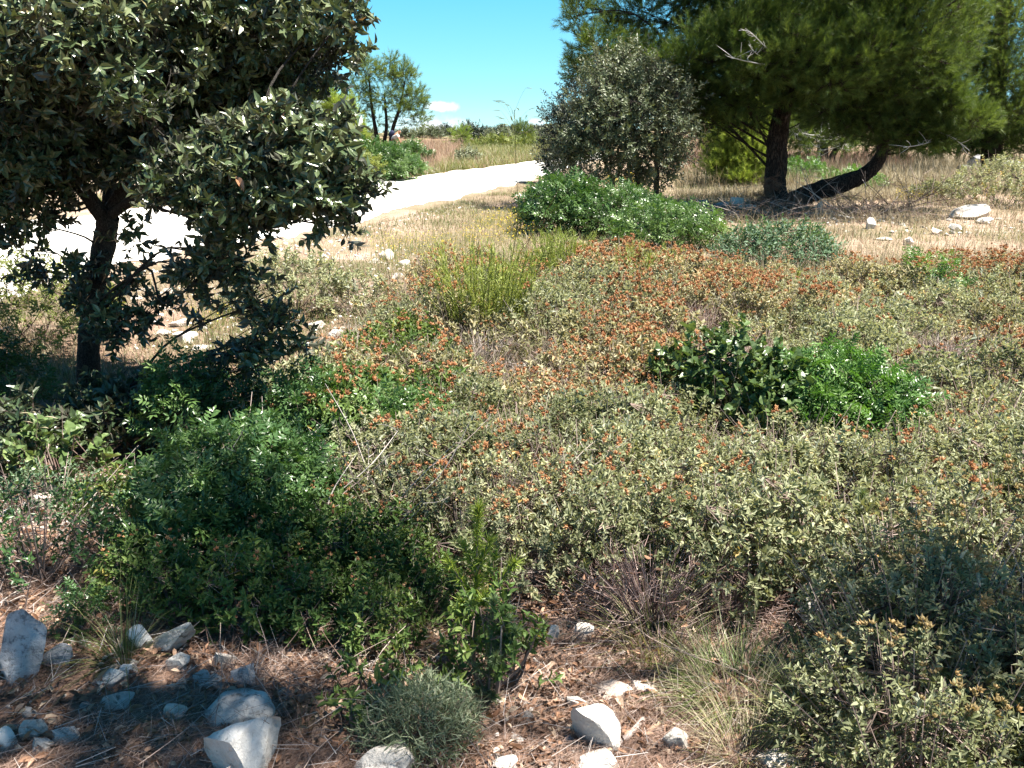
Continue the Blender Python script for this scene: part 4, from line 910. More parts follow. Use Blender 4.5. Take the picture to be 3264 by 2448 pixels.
EXCL = []      # (x, y, r): places kept clear of the low rockrose
def clear(p):
    if vnoise(p[0], p[1], 1.5, 11.0) > .73 and p[1] < 7.3: return False      # bare gaps in the carpet
    return all((p[0] - a) ** 2 + (p[1] - b) ** 2 > r * r for a, b, r in EXCL)
def excl_px(px, py, r): q = G(px, py); EXCL.append((q[0], q[1], r))
excl_px(1700, 1215, .28); excl_px(1560, 1230, .2); excl_px(2330, 1370, .46); excl_px(2640, 1400, .46); excl_px(2900, 1280, .25); excl_px(2480, 880, .8); excl_px(1540, 1120, .2); excl_px(1790, 935, .2)

def use(proto, pts, first, label, group, s=(0.85, 1.2), sy=1.0):
    for i, p in enumerate(pts):
        nn = (vnoise(p[0], p[1], 1.1, 5.0) - .5) * 1.5 + .5 + rng.normal() * .14
        pr = proto[int(np.clip(nn, 0, .999) * len(proto))]
        sc = rng.uniform(*s); c = copy_tree(pr, (p[0], p[1], p[2] - .01), rng.random() * 6.28, (sc, sc, sc * rng.uniform(.85, 1.15)), label, group)
def drop_proto(protos):
    for p in protos:
        for ch in list(p.children): bpy.data.objects.remove(ch)
        bpy.data.objects.remove(p)

# near rockrose with its parts
pn = [proto_shrub('rockrose_shrub', 'shrub', [120, 200, 170, 230, 150][i], .27, .27, [.28, .34, .40, .34, .30][i], CSHOOTS, 'cistus', sscale=[.7, .78, .72, .82, .68][i], heads=[2, 1, 6, 3, 10][i], headmat='seed', low=.3, bare=[60, 22, 34, 16, 50][i], tshift=[0, .08, -.06, .04, .1][i]) for i in range(5)]
pg = [proto_shrub('rockrose_shrub', 'shrub', 150, .24, .24, .34, CSHOOTS, 'cistus_green', heads=4, headmat='seed', low=.4, bare=8, sscale=1.1) for i in range(3)]
pp = [proto_shrub('rockrose_shrub', 'shrub', 330, .30, .30, .40, CSHOOTS, 'cistus', heads=12, headmat='seed_pale', headsize=.015, low=.4, bare=50, sscale=.64, tshift=.06) for i in range(3)]
near_poly = [(1080, 1520), (1500, 1430), (2120, 1430), (2120, 1890), (1950, 1880), (1750, 1860), (1560, 1800), (1330, 1790), (1150, 1720)]
near_poly2 = [(2120, 1430), (3400, 1430), (3400, 1760), (2740, 1990), (2600, 1890), (2120, 1890)]
corner_poly = [(2830, 2030), (3400, 1760), (3900, 2500), (3900, 3300), (3050, 3300), (2860, 2700), (2800, 2480), (2780, 2300)]
A1 = scatter(near_poly, 6000, .155, 2.5, 4.6, (-1.2, 1.5), clear)
A2 = scatter(near_poly2, 6000, .165, 2.5, 4.6, (0, 3.5), clear)
A3 = scatter(corner_poly, 6000, .21, 1.5, 3.0, (.3, 3), lambda p: clear(p))
use(pn, A1, None, 'grey green rockrose shrub with few rusty heads in the middle foreground carpet', 'grey green rockroses of the middle foreground', (.8, 1.1))
use(pn + pp[:1], A2, None, 'grey green rockrose shrub in the dense carpet right of the middle foreground', 'grey green rockroses right of the middle foreground', (.8, 1.15))
use(pp, A3, None, 'tall pale rockrose shrub with greenish seed heads in the lower right corner', 'tall pale rockroses of the lower right corner', (.85, 1.2))
green_poly = [(820, 1700), (1080, 1640), (1330, 1800), (1420, 1850), (1380, 2010), (1250, 2110), (1130, 2060), (880, 2010), (480, 1990), (450, 1900), (700, 1850)]
A4 = scatter(green_poly, 3000, .17, 2.2, 3.7, (-1.4, .5), clear)
use(pg, A4, None, 'fresh green leafy rockrose shrub at the shaded edge of the pine litter', 'fresh green rockroses at the edge of the litter', (.5, .8))
# middle distance
pm = [proto_far('rockrose_shrub', 'shrub', [170, 120, 190, 110, 150, 90][i], .35, .35, [.34, .26, .38, .3, .36, .28][i], CSHOOTS, 'cistus_dry' if i in (1, 3, 5) else 'cistus', heads=[2, 4, 6, 12, 20, 30][i], headsize=.018, sscale=1.0, low=.25, bare=[30, 70, 24, 80, 40, 110][i], stem_r=.004, tshift=.06) for i in range(6)]
pr_ = [proto_far('rockrose_shrub', 'shrub', 170, .36, .36, .34, CSHOOTS, 'cistus_dry', heads=[8, 16, 28, 44, 60][i], headsize=.022, sscale=1.1, low=.2, bare=60, stem_r=.004, tshift=.05) for i in range(5)]
pgm = [proto_far('rockrose_shrub', 'shrub', 170, .30, .30, .32, CSHOOTS, 'cistus_green', heads=12, headsize=.02, sscale=1.1, low=.3, bare=8, tshift=.1) for i in range(3)]
mid_l = [(1090, 1190), (1250, 1150), (2000, 1150), (2000, 1430), (1500, 1430), (1080, 1520), (1000, 1380)]
mid_c = [(1300, 1000), (2000, 1000), (2000, 1150), (1250, 1150)]
mid_r = [(2000, 1000), (3450, 1000), (3450, 1430), (2000, 1430)]
far_b = [(1400, 920), (1700, 880), (2000, 900), (2250, 930), (2500, 935), (3500, 925), (3500, 1000), (1300, 1000)]
B1 = scatter(mid_l, 5000, .28, 4.0, 6.8, (-1.6, 1.2), clear); B2_ = scatter(mid_c, 5000, .30, 5.6, 8.2, (-1.2, 1.6), clear); B3_ = scatter(mid_r, 6000, .33, 4.0, 8.2, (0.3, 5.6), clear); B4_ = scatter(far_b, 6000, .36, 7.3, 10.6, (-1.2, 7.2), clear)
use([pgm[0], pm[1], pgm[1], pm[0], pgm[2], pm[3]], B1, None, 'yellowish green low rockrose around the cushion topped stone', 'yellowish green rockroses around the cushion stone')
use(pr_[:2] + pm, B2_, None, 'low rockrose with rusty heads around the tall green broom clump', 'rockroses around the tall broom clump')
use(pm + pr_[2:4], B3_, None, 'dry greyish rockrose in the wide carpet behind the broad leaved oak shrub', 'dry rockroses behind the broad leaved oak shrub')
band = MB()
for p in B4_:
    me = pr_[int(np.clip((vnoise(p[0], p[1], .8, 2.0) - .5) * 1.5 + .5 + rng.normal() * .15, 0, .999) * len(pr_))].data; nv = len(me.vertices); co_ = np.empty(nv * 3, np.float32); me.vertices.foreach_get('co', co_); co_ = co_.reshape(-1, 3)
    tt = np.empty(nv, np.float32); me.attributes['tint'].data.foreach_get('value', tt); np_ = len(me.polygons); mi = np.empty(np_, np.int32); me.polygons.foreach_get('material_index', mi)
    lv = np.empty(len(me.loops), np.int32); me.loops.foreach_get('vertex_index', lv); FF = lv.reshape(-1, 4)
    a = rng.random() * 6.28; s = rng.uniform(.85, 1.2); Rz = np.array([[math.cos(a), -math.sin(a), 0], [math.sin(a), math.cos(a), 0], [0, 0, rng.uniform(.85, 1.15)]])
    band.V.append((co_ @ Rz.T * s + p).astype(np.float32)); band.F.append(FF.astype(np.int64) + band.n); band.M.append(mi); band.T.append(np.clip(tt + rng.normal() * .08, 0, 1)); band.n += nv
tag(band.obj('rockrose_carpet', [M['cistus_dry'], M['stem'], M['seed']]), 'rusty topped rockrose carpet where the shrubs run into the pale grass', 'ground cover', None, 'stuff')
print('rockrose', len(A1), len(A2), len(A3), len(A4), len(B1), len(B2_), len(B3_), len(B4_))
drop_proto(pn + pg + pp + pm + pr_ + pgm)

# dead and dormant shrubs: bare grey and pinkish wood with a few brown leaves
def dead_proto(i):
    root = empty('dead_shrub', (0, 0, 0), 'x', 'dead shrub'); st, fo = MB(), MB(); n = 170
    P, D = dome(n, .26, .26, [.22, .28, .18][i], low=.4); B = P * [.25, .25, .1]
    for _ in range(2):
        m = n; e = P + rng.normal(size=(m, 3)) * .03; b = B * rng.random((m, 1)) + P * .0
        inst(st, STICK3, b, frames(unit(e - b)), np.stack([np.full(m, .0016), np.linalg.norm(e - b, axis=1), np.full(m, .0016)], 1), rng.random(m))
    for _ in range(3):
        d = unit(D + rng.normal(size=(n, 3)) * .8); inst(st, STICK3, P * rng.uniform(.5, 1, (n, 1)), frames(d), np.stack([np.full(n, .001), rng.uniform(.03, .09, n), np.full(n, .001)], 1), rng.random(n))
    m = 70; k = rng.integers(n, size=m)
    for c in range(3):
        q_ = np.arange(m) % 3 == c; inst(fo, CISTL[c], P[k][q_], roll(frames(unit(rng.normal(size=(q_.sum(), 3)))), rng.random(q_.sum()) * 6), rng.uniform(.014, .028, q_.sum()), rng.random(q_.sum()))
    st.obj('stems', M[['twig', 'deadwood', 'twig'][i]], root); fo.obj('dry_leaves', M['litter'], root)
    return root
dp = [dead_proto(i) for i in range(3)]
gap = lambda p: vnoise(p[0], p[1], 1.5, 11.0) > .6
D1 = scatter([(1300, 1430), (3400, 1430), (3400, 1700), (2700, 2000), (1800, 2000), (1500, 1850)], 3000, .22, 2.5, 4.6, (-1, 3), gap); D2 = scatter([(1150, 1000), (3450, 1000), (3450, 1430), (1050, 1430)], 3000, .33, 4.0, 8.2, (-1.6, 5.6), gap)
use(dp, D1, None, 'bare dead grey shrub in a gap of the near rockroses', 'dead shrubs among the near rockroses', (.7, 1.1)); use(dp, D2, None, 'dry bare shrub in a gap of the rockrose carpet further back', 'dead shrubs among the further rockroses', (.9, 1.4))
drop_proto(dp)
# ---- single shrubs
def one_shrub(name, label, cat, base, n, rx, ry, h, shoots, mat, sscale=1.0, low=.35, bare=4, stem_r=.004, stemmat='stem', tsh=0, nst=12, rz=0.0):
    fol, st, hd = shrub_meshes(n, rx, ry, h, shoots, mat, sscale=sscale, low=low, bare=bare, stem_r=stem_r, nst=nst, tshift=tsh)
    root = empty(name, base, label, cat, rz=rz)
    fol.obj('foliage', M[mat], root); st.obj('stems', M[stemmat], root)
    return root
q = G(740, 1740); one_shrub('lentisk_shrub', 'large glossy dark green lentisk shrub in the left foreground below the oak', 'shrub', q, 460, .34, .38, .42, LSHOOTS, 'lentisk', low=.45, bare=8)
q = G(860, 1700); one_shrub('lentisk_shrub', 'dark lentisk shrub half in shade behind the tangle of dead grey twigs', 'shrub', q, 300, .34, .32, .40, LSHOOTS, 'lentisk', low=.45, bare=10, tsh=-.05)
q = G(1240, 1500); one_shrub('lentisk_shrub', 'bright glossy lentisk shrub above the dead twigs left of the rockrose carpet', 'shrub', q, 300, .36, .3, .34, LSHOOTS, 'lentisk', low=.3, tsh=.2)
q = G(620, 1480); one_shrub('lentisk_shrub', 'tall lentisk sprig with narrow leaflets lit against the oak shade', 'shrub', q, 110, .22, .2, .5, LSHOOTS, 'lentisk', low=.3, tsh=.15)
q = G(1000, 1500); one_shrub('lentisk_shrub', 'blue green lentisk sapling standing in the shade right of the oak', 'shrub', q, 150, .22, .22, .48, LSHOOTS, 'lentisk', low=.5, tsh=-.1)
q = G(2290, 1390); one_shrub('oak_seedling', 'broad leaved oak shrub with wavy spiny leaves in the rockrose carpet', 'shrub', q, 330, .46, .36, .56, YOAKSH, 'yoak', sscale=1.1, low=.5, bare=6)
q = G(2480, 1430); one_shrub('oak_seedling', 'lower broad leaved oak shrub touching the bright lentisk', 'shrub', q, 190, .32, .26, .42, YOAKSH, 'yoak', sscale=1.1, low=.45, bare=6)
q = G(2790, 1410); one_shrub('oak_seedling', 'small grey oak sprout in front of the bright lentisk', 'shrub', q, 26, .2, .14, .2, YOAKSH, 'yoak', sscale=1.1, low=.3, bare=2, tsh=.15)
q = G(2660, 1410); one_shrub('lentisk_shrub', 'vivid green lentisk shrub right of the broad leaved oak shrub', 'shrub', q, 420, .44, .36, .44, LSHOOTS, 'lentisk_bright', low=.4)
q = G(200, 1560); one_shrub('oak_seedling', 'oak sprout with pale leaves at the left edge of the litter', 'shrub', q, 34, .22, .18, .34, YOAKSH, 'yoak', sscale=1.1, low=.4, tsh=.15)
q = G(330, 1420); one_shrub('oak_seedling', 'dark oak sucker at the foot of the holm oak trunk', 'shrub', q, 50, .26, .22, .34, OAKSH, 'oak', low=.4)
q = G(60, 1105); one_shrub('evergreen_bush', 'dense yellow green bush left of the holm oak trunk', 'bush', q, 420, .8, .6, .68, LSHOOTS[:2] + SMALLSH, 'yelleaf', low=.4, sscale=.9, bare=10)
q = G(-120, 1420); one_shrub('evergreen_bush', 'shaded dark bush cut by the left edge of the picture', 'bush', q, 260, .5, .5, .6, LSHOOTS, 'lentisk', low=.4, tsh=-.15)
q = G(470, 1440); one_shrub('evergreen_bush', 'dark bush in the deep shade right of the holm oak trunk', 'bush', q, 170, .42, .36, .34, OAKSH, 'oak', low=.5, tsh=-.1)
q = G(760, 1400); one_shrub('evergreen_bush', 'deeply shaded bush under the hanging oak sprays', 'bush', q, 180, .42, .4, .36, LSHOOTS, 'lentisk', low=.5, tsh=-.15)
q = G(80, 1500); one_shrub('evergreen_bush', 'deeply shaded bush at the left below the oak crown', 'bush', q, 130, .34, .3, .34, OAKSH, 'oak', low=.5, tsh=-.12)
q = G(940, 1000); one_shrub('rockrose_shrub', 'pale leafy shrub standing in the open behind the hanging oak sprays', 'shrub', q, 260, .62, .5, .55, CSHOOTS, 'cistus', sscale=1.3, low=.3, bare=20, tsh=.1)
q = G(1150, 1010); one_shrub('rockrose_shrub', 'small reddish stemmed shrub on the stony slope beside the track', 'shrub', q, 100, .4, .36, .36, CSHOOTS, 'cistus', sscale=1.3, low=.3, bare=24, tsh=.0)
q = G(130, 1850); one_shrub('evergreen_bush', 'straggly dark green bush at the left edge above the standing grey stone', 'bush', q, 150, .3, .28, .36, SMALLSH, 'lentisk', sscale=.55, low=.5, bare=22, stem_r=.003, tsh=-.1)
q = G(420, 1690); one_shrub('rockrose_shrub', 'yellow green rockrose in sun at the left of the large lentisk', 'shrub', q, 80, .22, .2, .26, CSHOOTS, 'cistus_green', low=.4, bare=6, tsh=.12)
q = G(180, 1640); one_shrub('evergreen_bush', 'wiry low bush with tiny leaves left of the stony patch', 'bush', q, 130, .3, .2, .22, SMALLSH, 'blueleaf', sscale=.4, low=.5, bare=14, stem_r=.002)
q = G(215, 2090); one_shrub('lentisk_shrub', 'tiny dark seedling between the standing stone and the grass tuft', 'shrub', q + [0, .1, 0], 24, .08, .06, .14, LSHOOTS, 'lentisk', sscale=.55, low=.4, tsh=-.15)
q = G(1580, 2210); one_shrub('rockrose_shrub', 'fresh green rockrose sprout right of the blue green pine seedling', 'shrub', q, 60, .15, .12, .36, CSHOOTS, 'cistus_green', low=.6, bare=4, tsh=.05)
q = G(1200, 2230); one_shrub('rockrose_shrub', 'three yellowish sprigs on the litter left of the wiry cushion', 'shrub', q, 13, .14, .12, .18, CSHOOTS, 'cistus_green', low=.5, bare=0, tsh=.25)
q = G(1130, 2330); one_shrub('rockrose_shrub', 'single pale green sprig beside the wiry cushion', 'shrub', q, 5, .05, .05, .12, CSHOOTS, 'cistus_green', low=.3, bare=0, tsh=.3)
# mid and far shrubs
q = G(1790, 745); one_shrub('lentisk_shrub', 'dark green lentisk shrub at the left foot of the grey green evergreen oak', 'shrub', q, 330, .62, .6, .68, LSHOOTS, 'lentisk', sscale=2.0, low=.35, stem_r=.008, bare=10)
q = G(1960, 745); one_shrub('lentisk_shrub', 'lentisk shrub under the multi-stemmed evergreen oak', 'shrub', q, 330, .8, .7, .6, LSHOOTS, 'lentisk', sscale=1.6, low=.35, stem_r=.008, tsh=.1)
q = G(2120, 790); one_shrub('lentisk_shrub', 'spreading lentisk shrub between the evergreen oak and the pine shade', 'shrub', q, 260, .75, .6, .5, LSHOOTS, 'lentisk', sscale=1.7, low=.35, stem_r=.008, tsh=.15)
q = G(1830, 640); one_shrub('evergreen_bush', 'upright dark bush behind the lentisk at the bend of the track', 'bush', q, 160, .6, .5, .8, SMALLSH, 'darkoak', sscale=1.4, low=.4, stem_r=.008, tsh=.2)
q = G(2480, 870); one_shrub('blue_green_herb', 'low blue green herb patch in front of the pine shade', 'plant', q, 460, .75, .5, .52, SMALLSH, 'blueleaf', sscale=1.1, low=.3, stem_r=.004)
q = G(2610, 615); one_shrub('lentisk_shrub', 'bright low shrub lit behind the fork of the leaning stem', 'shrub', q + [0, 2.0, .05], 220, 1.2, .6, .55, LSHOOTS, 'lentisk_bright', sscale=1.8, low=.3, stem_r=.006)
q = G(2800, 625); one_shrub('lentisk_shrub', 'bright low shrub seen under the curve of the leaning stem', 'shrub', q + [0, 1.5, 0], 170, .9, .5, .45, LSHOOTS, 'lentisk_bright', sscale=1.6, low=.3, stem_r=.006)
q = G(3180, 660); one_shrub('grey_shrub', 'grey leafed shrub in front of the stone mound at the right edge', 'shrub', q, 360, 1.0, .8, .9, CSHOOTS, 'cistus', sscale=1.8, low=.35, stem_r=.006, bare=14, tsh=.0)
q = G(3000, 640); one_shrub('grey_shrub', 'low grey green shrub left of the stone mound', 'shrub', q, 130, .7, .5, .4, CSHOOTS, 'cistus', sscale=1.8, low=.35, stem_r=.006, tsh=-.1)
q = G(2240, 570); one_shrub('heather_shrub', 'brownish dry bush left of the bright young pine', 'shrub', q, 150, 1.0, .7, 1.3, SMALLSH, 'pinkdry', sscale=1.6, low=.4, stem_r=.008, bare=30)
q = G(1245, 575); one_shrub('lentisk_shrub', 'bright green bush at the foot of the three-stemmed tree beside the track', 'shrub', q, 260, .85, .7, .75, LSHOOTS, 'lentisk', sscale=2.6, low=.35, stem_r=.01)
q = G(1160, 572); one_shrub('lentisk_shrub', 'mid green bush left of the bright roadside bush', 'shrub', q, 240, 1.1, .8, .9, LSHOOTS, 'lentisk', sscale=3.2, low=.35, stem_r=.01, tsh=.2)
q = G(1312, 530); one_shrub('lentisk_shrub', 'small dark green pointed bush right of the bright roadside bush', 'shrub', q, 140, .7, .5, .75, LSHOOTS, 'lentisk', sscale=2.8, low=.35, stem_r=.01)
q = G(1490, 527); one_shrub('grey_shrub', 'small grey shrub alone in the grass beyond the track', 'shrub', q, 130, .55, .45, .65, SMALLSH, 'olive', sscale=1.8, low=.35, stem_r=.01, tsh=.3)
q = G(1090, 585); one_shrub('lentisk_shrub', 'grassy green bush at the left of the roadside bushes', 'shrub', q, 190, .9, .7, .8, LSHOOTS, 'yelleaf', sscale=3, low=.35, stem_r=.01)
q = G(1640, 475); one_shrub('lentisk_shrub', 'flat yellow green bush in the far meadow below the skyline', 'shrub', q, 150, 3.0, 1.6, .5, LSHOOTS, 'yelleaf', sscale=5, low=.3, stem_r=.01)
for px, py, lab in ((2890, 985, 'small leafy green sprout standing in the dry rockrose carpet, nearer the blue herb patch'), (2995, 1010, 'bright little ash green sprout in the dry rockrose carpet towards the right')):
    q = G(px, py); one_shrub('green_sprout', lab, 'plant', q, 40, .16, .12, .5, LSHOOTS, 'lentisk_bright', sscale=1.0, low=.5)

# ---- broom clumps
def broom(px, py, w_, h, n, label):
    n = int(n * 1.5)
    q = G(px, py); root = empty('broom_plant', q, label, 'plant')
    mb = MB()
    a = rng.random(n) * 6.28; r0 = np.sqrt(rng.random(n)) * w_ * .35; B = np.stack([r0 * np.cos(a), r0 * np.sin(a) * .8, np.zeros(n)], 1)
    d = unit(np.stack([np.cos(a) * .35 * r0 / (w_ * .35), np.sin(a) * .3, np.full(n, 1.25)], 1) + rng.normal(size=(n, 3)) * .14)
    L = h * rng.uniform(.45, 1.05, n)
    inst(mb, STICK3, B, frames(d), np.stack([np.full(n, .004), L, np.full(n, .004)], 1), rng.random(n))
    fol = MB()
    for i in range(n):
        m = int(L[i] / .009); tt = rng.uniform(.2, 1, m); P = B[i] + d[i] * (L[i] * tt)[:, None]
        dd = unit(d[i] * .75 + rng.normal(size=(m, 3)) * .4)
        inst(fol, (needleT(.1)[0], needleT(.1)[1]), P, roll(frames(dd, rdirs(m)), rng.random(m) * 6), rng.uniform(.04, .075, m), np.clip(rng.random(m) * .5 + .25 + tt * .25, 0, 1))
    mb.obj('stems', M['gstem'], root); fol.obj('foliage', M['broom'], root)
broom(1545, 1120, .60, .80, 95, 'tall feathery bright green broom clump in the middle of the rockrose carpet')
broom(1790, 930, .55, .62, 90, 'round bright green broom clump at the far edge of the rockrose carpet')
broom(2030, 970, .5, .55, 40, 'loose sparse broom clump right of the round one')
broom(2110, 950, .35, .4, 18, 'thin wispy broom clump nearest the pine shade')
broom(2480, 960, .4, .35, 20, 'small light green broom tuft among rusty rockroses')

# ---- pine seedlings
def seedling(px, py, h, label, arms, mat='pine_blue', dens=1.0, nl=.045):
    q = G(px, py); root = empty('pine_seedling', q, label, 'plant'); st = MB(); fo = MB()
    axes = [(np.zeros(3), np.array([.02, 0, h]))]
    for (t, ax, ay, L, lift) in arms:
        b = np.array([.02 * t, 0, h * t]); axes.append((b, b + np.array([ax, ay, lift]) * L))
    for i, (b, e) in enumerate(axes):
        m = (b + e) / 2 + (np.array([0, 0, -.06]) * np.linalg.norm(e - b) if i else 0)
        pts, _ = tube(st, [b, m, e], [.006 if i == 0 else .0035, .004 if i == 0 else .003, .0018], 5, smoothn=5, tint=.8)
        L = np.linalg.norm(np.diff(pts, axis=0), axis=1).sum(); n = int(L * 2200 * dens)
        u = rng.uniform(.15 if i == 0 else .12, 1, n); s = u * (len(pts) - 1); P = np.stack([np.interp(s, np.arange(len(pts)), pts[:, k]) for k in range(3)], 1)
        ax = unit(e - b); dd = unit(ax * .75 + rng.normal(size=(n, 3)) * .5)
        inst(fo, needleT(.09), P, roll(frames(dd, rdirs(n)), rng.random(n) * 6), nl * rng.uniform(.6, 1.15, n), np.clip(rng.random(n) * .6 + .4 * u * .8, 0, 1))
    st.obj('stem', M['stem'], root); fo.obj('needles', M[mat], root)
seedling(1510, 2130, .54, 'yellow green pine seedling with upturned arms in the foreground centre', [(.42, .75, -.1, .16, .9), (.45, -.6, -.1, .13, 1.0), (.5, .5, .3, .12, .8), (.38, -.3, -.5, .12, .5), (.4, .3, -.5, .12, .5), (.3, -.7, .1, .1, .3), (.62, .4, .0, .1, 1), (.6, -.4, .1, .09, 1)], 'pine_bright', .8)
seedling(1555, 2235, .33, 'dense blue green pine seedling in front of the yellow green one', [(.3, .6, -.1, .13, 1.1), (.25, -.6, -.2, .12, .7), (.12, -.5, -.4, .09, .3), (.3, .2, -.5, .1, .8), (.45, .5, .2, .1, 1.1), (.1, .2, -.6, .1, .25)], 'pine_blue', 1.3, .034)
seedling(1482, 1300, .32, 'small upright pine seedling left of the cushion topped stone', [(.3, .5, 0, .1, .9), (.35, -.5, 0, .1, .9)], 'pine_bright', 1.0, .04)
seedling(1850, 1290, .26, 'blue green pine seedling right of the cushion topped stone', [(.3, .5, 0, .08, .9), (.35, -.5, 0, .07, .9), (.5, .3, -.3, .06, .9)], 'pine_blue', 1.2, .035)
seedling(2700, 1840, .34, 'single pine seedling poking out of the pale rockroses at the lower right', [(.4, .4, 0, .1, 1), (.45, -.4, 0, .08, 1)], 'pine_blue', 1.2, .035)
seedling(290, 1960, .12, 'thin little seedling on the litter right of the straggly bush', [(.4, .4, 0, .04, 1)], 'pine_blue', .7, .025)

# ---- grass tufts
def tuft(px, py, n, L, mat, label, spread=1.0, r=.05, w_=.012, name='grass_tuft', dry=0, lean=(0, 0)):
    q = G(px, py); root = empty(name, q, label, 'grass'); mb = MB(); md = MB()
    for target, cnt, mm in ((mb, n, mat), (md, dry, 'dry')):
        if not cnt: continue
        a = rng.random(cnt) * 6.28; rr = r * np.sqrt(rng.random(cnt)); P = np.stack([rr * np.cos(a), rr * np.sin(a), np.full(cnt, -.01)], 1)
        a2 = a + rng.normal(size=cnt) * .5; k = spread * rng.uniform(.15, 1.15, cnt)
        d = unit(np.stack([np.cos(a2) * k + lean[0], np.sin(a2) * k + lean[1], np.full(cnt, 1.0)], 1))
        R = frames(d, np.stack([np.cos(a2), np.sin(a2), np.full(cnt, .3)], 1) * -1)
        b = rng.integers(4, size=cnt); s = L * rng.uniform(.5, 1.1, cnt)
        for i in range(4):
            T = BLADES[i]; m = b == i
            T = (T[0] * [w_ / .03 / 1.0, 1, 1], T[1]); inst(target, T, P[m], R[m], np.stack([np.full(m.sum(), 1.0) * L, s[m], s[m]], 1), rng.random(m.sum()))
    mb.obj('blades', M[mat], root)
    if dry: md.obj('dry_blades', M['dry'], root)
tuft(2350, 2210, 700, .24, 'tussock', 'big green grass tussock right of centre at the bottom', 1.7, .13, .008, dry=520)
tuft(2100, 2080, 120, .30, 'grass', 'thin upright grass behind the big tussock', .7, .10, .009, dry=60)
tuft(395, 2120, 110, .30, 'grass', 'small fine grass tuft between the two pale stones at lower left', .9, .025, .008, dry=14)
tuft(2380, 2420, 90, .26, 'grass', 'straw coloured grass tuft at the bottom edge under the tussock', 1.6, .06, .008, dry=230)
tuft(2620, 2340, 240, .32, 'grass', 'dark shaded grass tuft right of the big tussock', 1.2, .06, .008, dry=40)
tuft(1290, 2060, 90, .26, 'grass', 'fine grass tuft under the fresh green rockroses', 1.1, .06, .006, dry=60)
tuft(960, 2330, 60, .12, 'grass', 'short dark grass tuft beside the big white rock', 1.1, .03, .006, dry=20)
tuft(560, 2330, 60, .14, 'grass', 'short grass tuft left of the big white rock in shade', 1.1, .04, .006, dry=20)
tuft(1720, 1178, 500, .10, 'grass', 'mossy yellow green grass cushion growing on the flat stone', .9, .16, .006, dry=120)
# wiry cushion
q = G(1340, 2370); root = empty('wiry_cushion', q, 'grey green wiry cushion plant behind the round grey stone', 'plant'); mb = MB(); n = 900
P, Dd = dome(n, .17, .14, .20, low=.5); P *= [1, 1, .8]
for _ in range(5):
    dd = unit(Dd + rng.normal(size=(n, 3)) * .7); inst(mb, (BLADES[0][0] * [2.6, 1, 1], BLADES[0][1]), P + rng.normal(size=(n, 3)) * .015, frames(dd, rdirs(n)), rng.uniform(.02, .045, n), rng.random(n))
mb.obj('foliage', M['fescue'], root)
sb = MB(); m = 260; k = rng.integers(n, size=m); inst(sb, STICK3, P[k] * [.2, .2, 0], frames(unit(P[k] * [.8, .8, 1])), np.stack([np.full(m, .0012), np.linalg.norm(P[k], axis=1), np.full(m, .0012)], 1), rng.random(m)); sb.obj('stems', M['stem'], root)

# ---- tall grass stalks
def stalk(base_px, bend_px, top_px, ytop, label, r=.0022, pan=True, mat='pinkdry', npan=14, psize=.12, name='grass_stalk'):
    b = G(*base_px); tp = at(top_px[0], top_px[1], ytop); md = at(bend_px[0], bend_px[1], (b[1] + ytop) / 2)
    root = empty(name, b, label, 'grass'); mb = MB()
    pts, _ = tube(mb, [b, (b + md) / 2, md, (md + tp) / 2, tp], [r, r, r * .85, r * .7, r * .5], 4, smoothn=5, tint=.2)
    mb.V = [v - b.astype(np.float32) for v in mb.V]; mb.obj('stalk', M[mat], root)
    if pan:
        hb = MB()
        for i in range(npan):
            p = tp - b - np.array([0, 0, 1]) * psize * 1.3 * (1 - i / npan); a = rng.random() * 6.28
            e = p + np.array([math.cos(a) * .6, math.sin(a) * .4, .75]) * psize * rng.uniform(.5, 1.1)
            f = e + np.array([math.cos(a) * .02, 0, -.02])
            tube(hb, [p, (p + e) / 2 + [0, 0, .01], e], [.0009, .0007, .0005], 3, smoothn=2, tint=.6)
            d = unit(np.array([[math.cos(a) * .8, math.sin(a) * .5, -.15 + .6 * rng.random()]])); inst(hb, (CISTL[0][0] * [.35, 1, .35], CISTL[0][1]), e[None], frames(d), np.array([.05]), np.array([.8]))
        hb.obj('panicle', M[mat], root)
stalk((1600, 1030), (1650, 700), (1640, 350), 5.0, 'tall wild oat stalk rising from the broom clump against the sky', r=.0032, mat='gstem', npan=16, psize=.15)
stalk((1590, 1040), (1680, 780), (1790, 590), 5.4, 'thin leaning grass stalk right of the tall wild oat', r=.002, pan=False)
stalk((1570, 1050), (1660, 800), (1850, 560), 5.8, 'second thin leaning grass stalk bending towards the lentisk', r=.002, pan=False)
stalk((1255, 960), (1230, 820), (1208, 700), 6.5, 'thin dark stalk in front of the track edge near the oak tips', r=.0025, npan=5, psize=.08)
stalk((1000, 1260), (960, 1100), (870, 900), 4.0, 'pale dry grass stalk beside the hanging oak sprays', r=.0018, npan=6, psize=.06, mat='dry')
stalk((1090, 1240), (1120, 1170), (1135, 1080), 5.0, 'straw coloured grass ear in front of the stony slope', r=.002, npan=8, psize=.06, mat='dry')
stalk((640, 1420), (600, 1300), (540, 1245), 4.2, 'pale grass ear lit against the deep oak shade', r=.002, npan=7, psize=.06, mat='dry')
stalk((880, 1420), (820, 1330), (770, 1280), 4.0, 'second pale grass ear against the oak shade', r=.002, npan=6, psize=.05, mat='dry')
stalk((150, 1600), (110, 1480), (120, 1330), 3.6, 'bent dry stalk at the left edge in front of the oak shade', r=.002, npan=5, psize=.05, mat='dry')
stalk((760, 2090), (770, 1950), (785, 1830), 2.9, 'single thin dry stalk rising from the litter by the dark rockroses', r=.0014, pan=False, mat='dry')
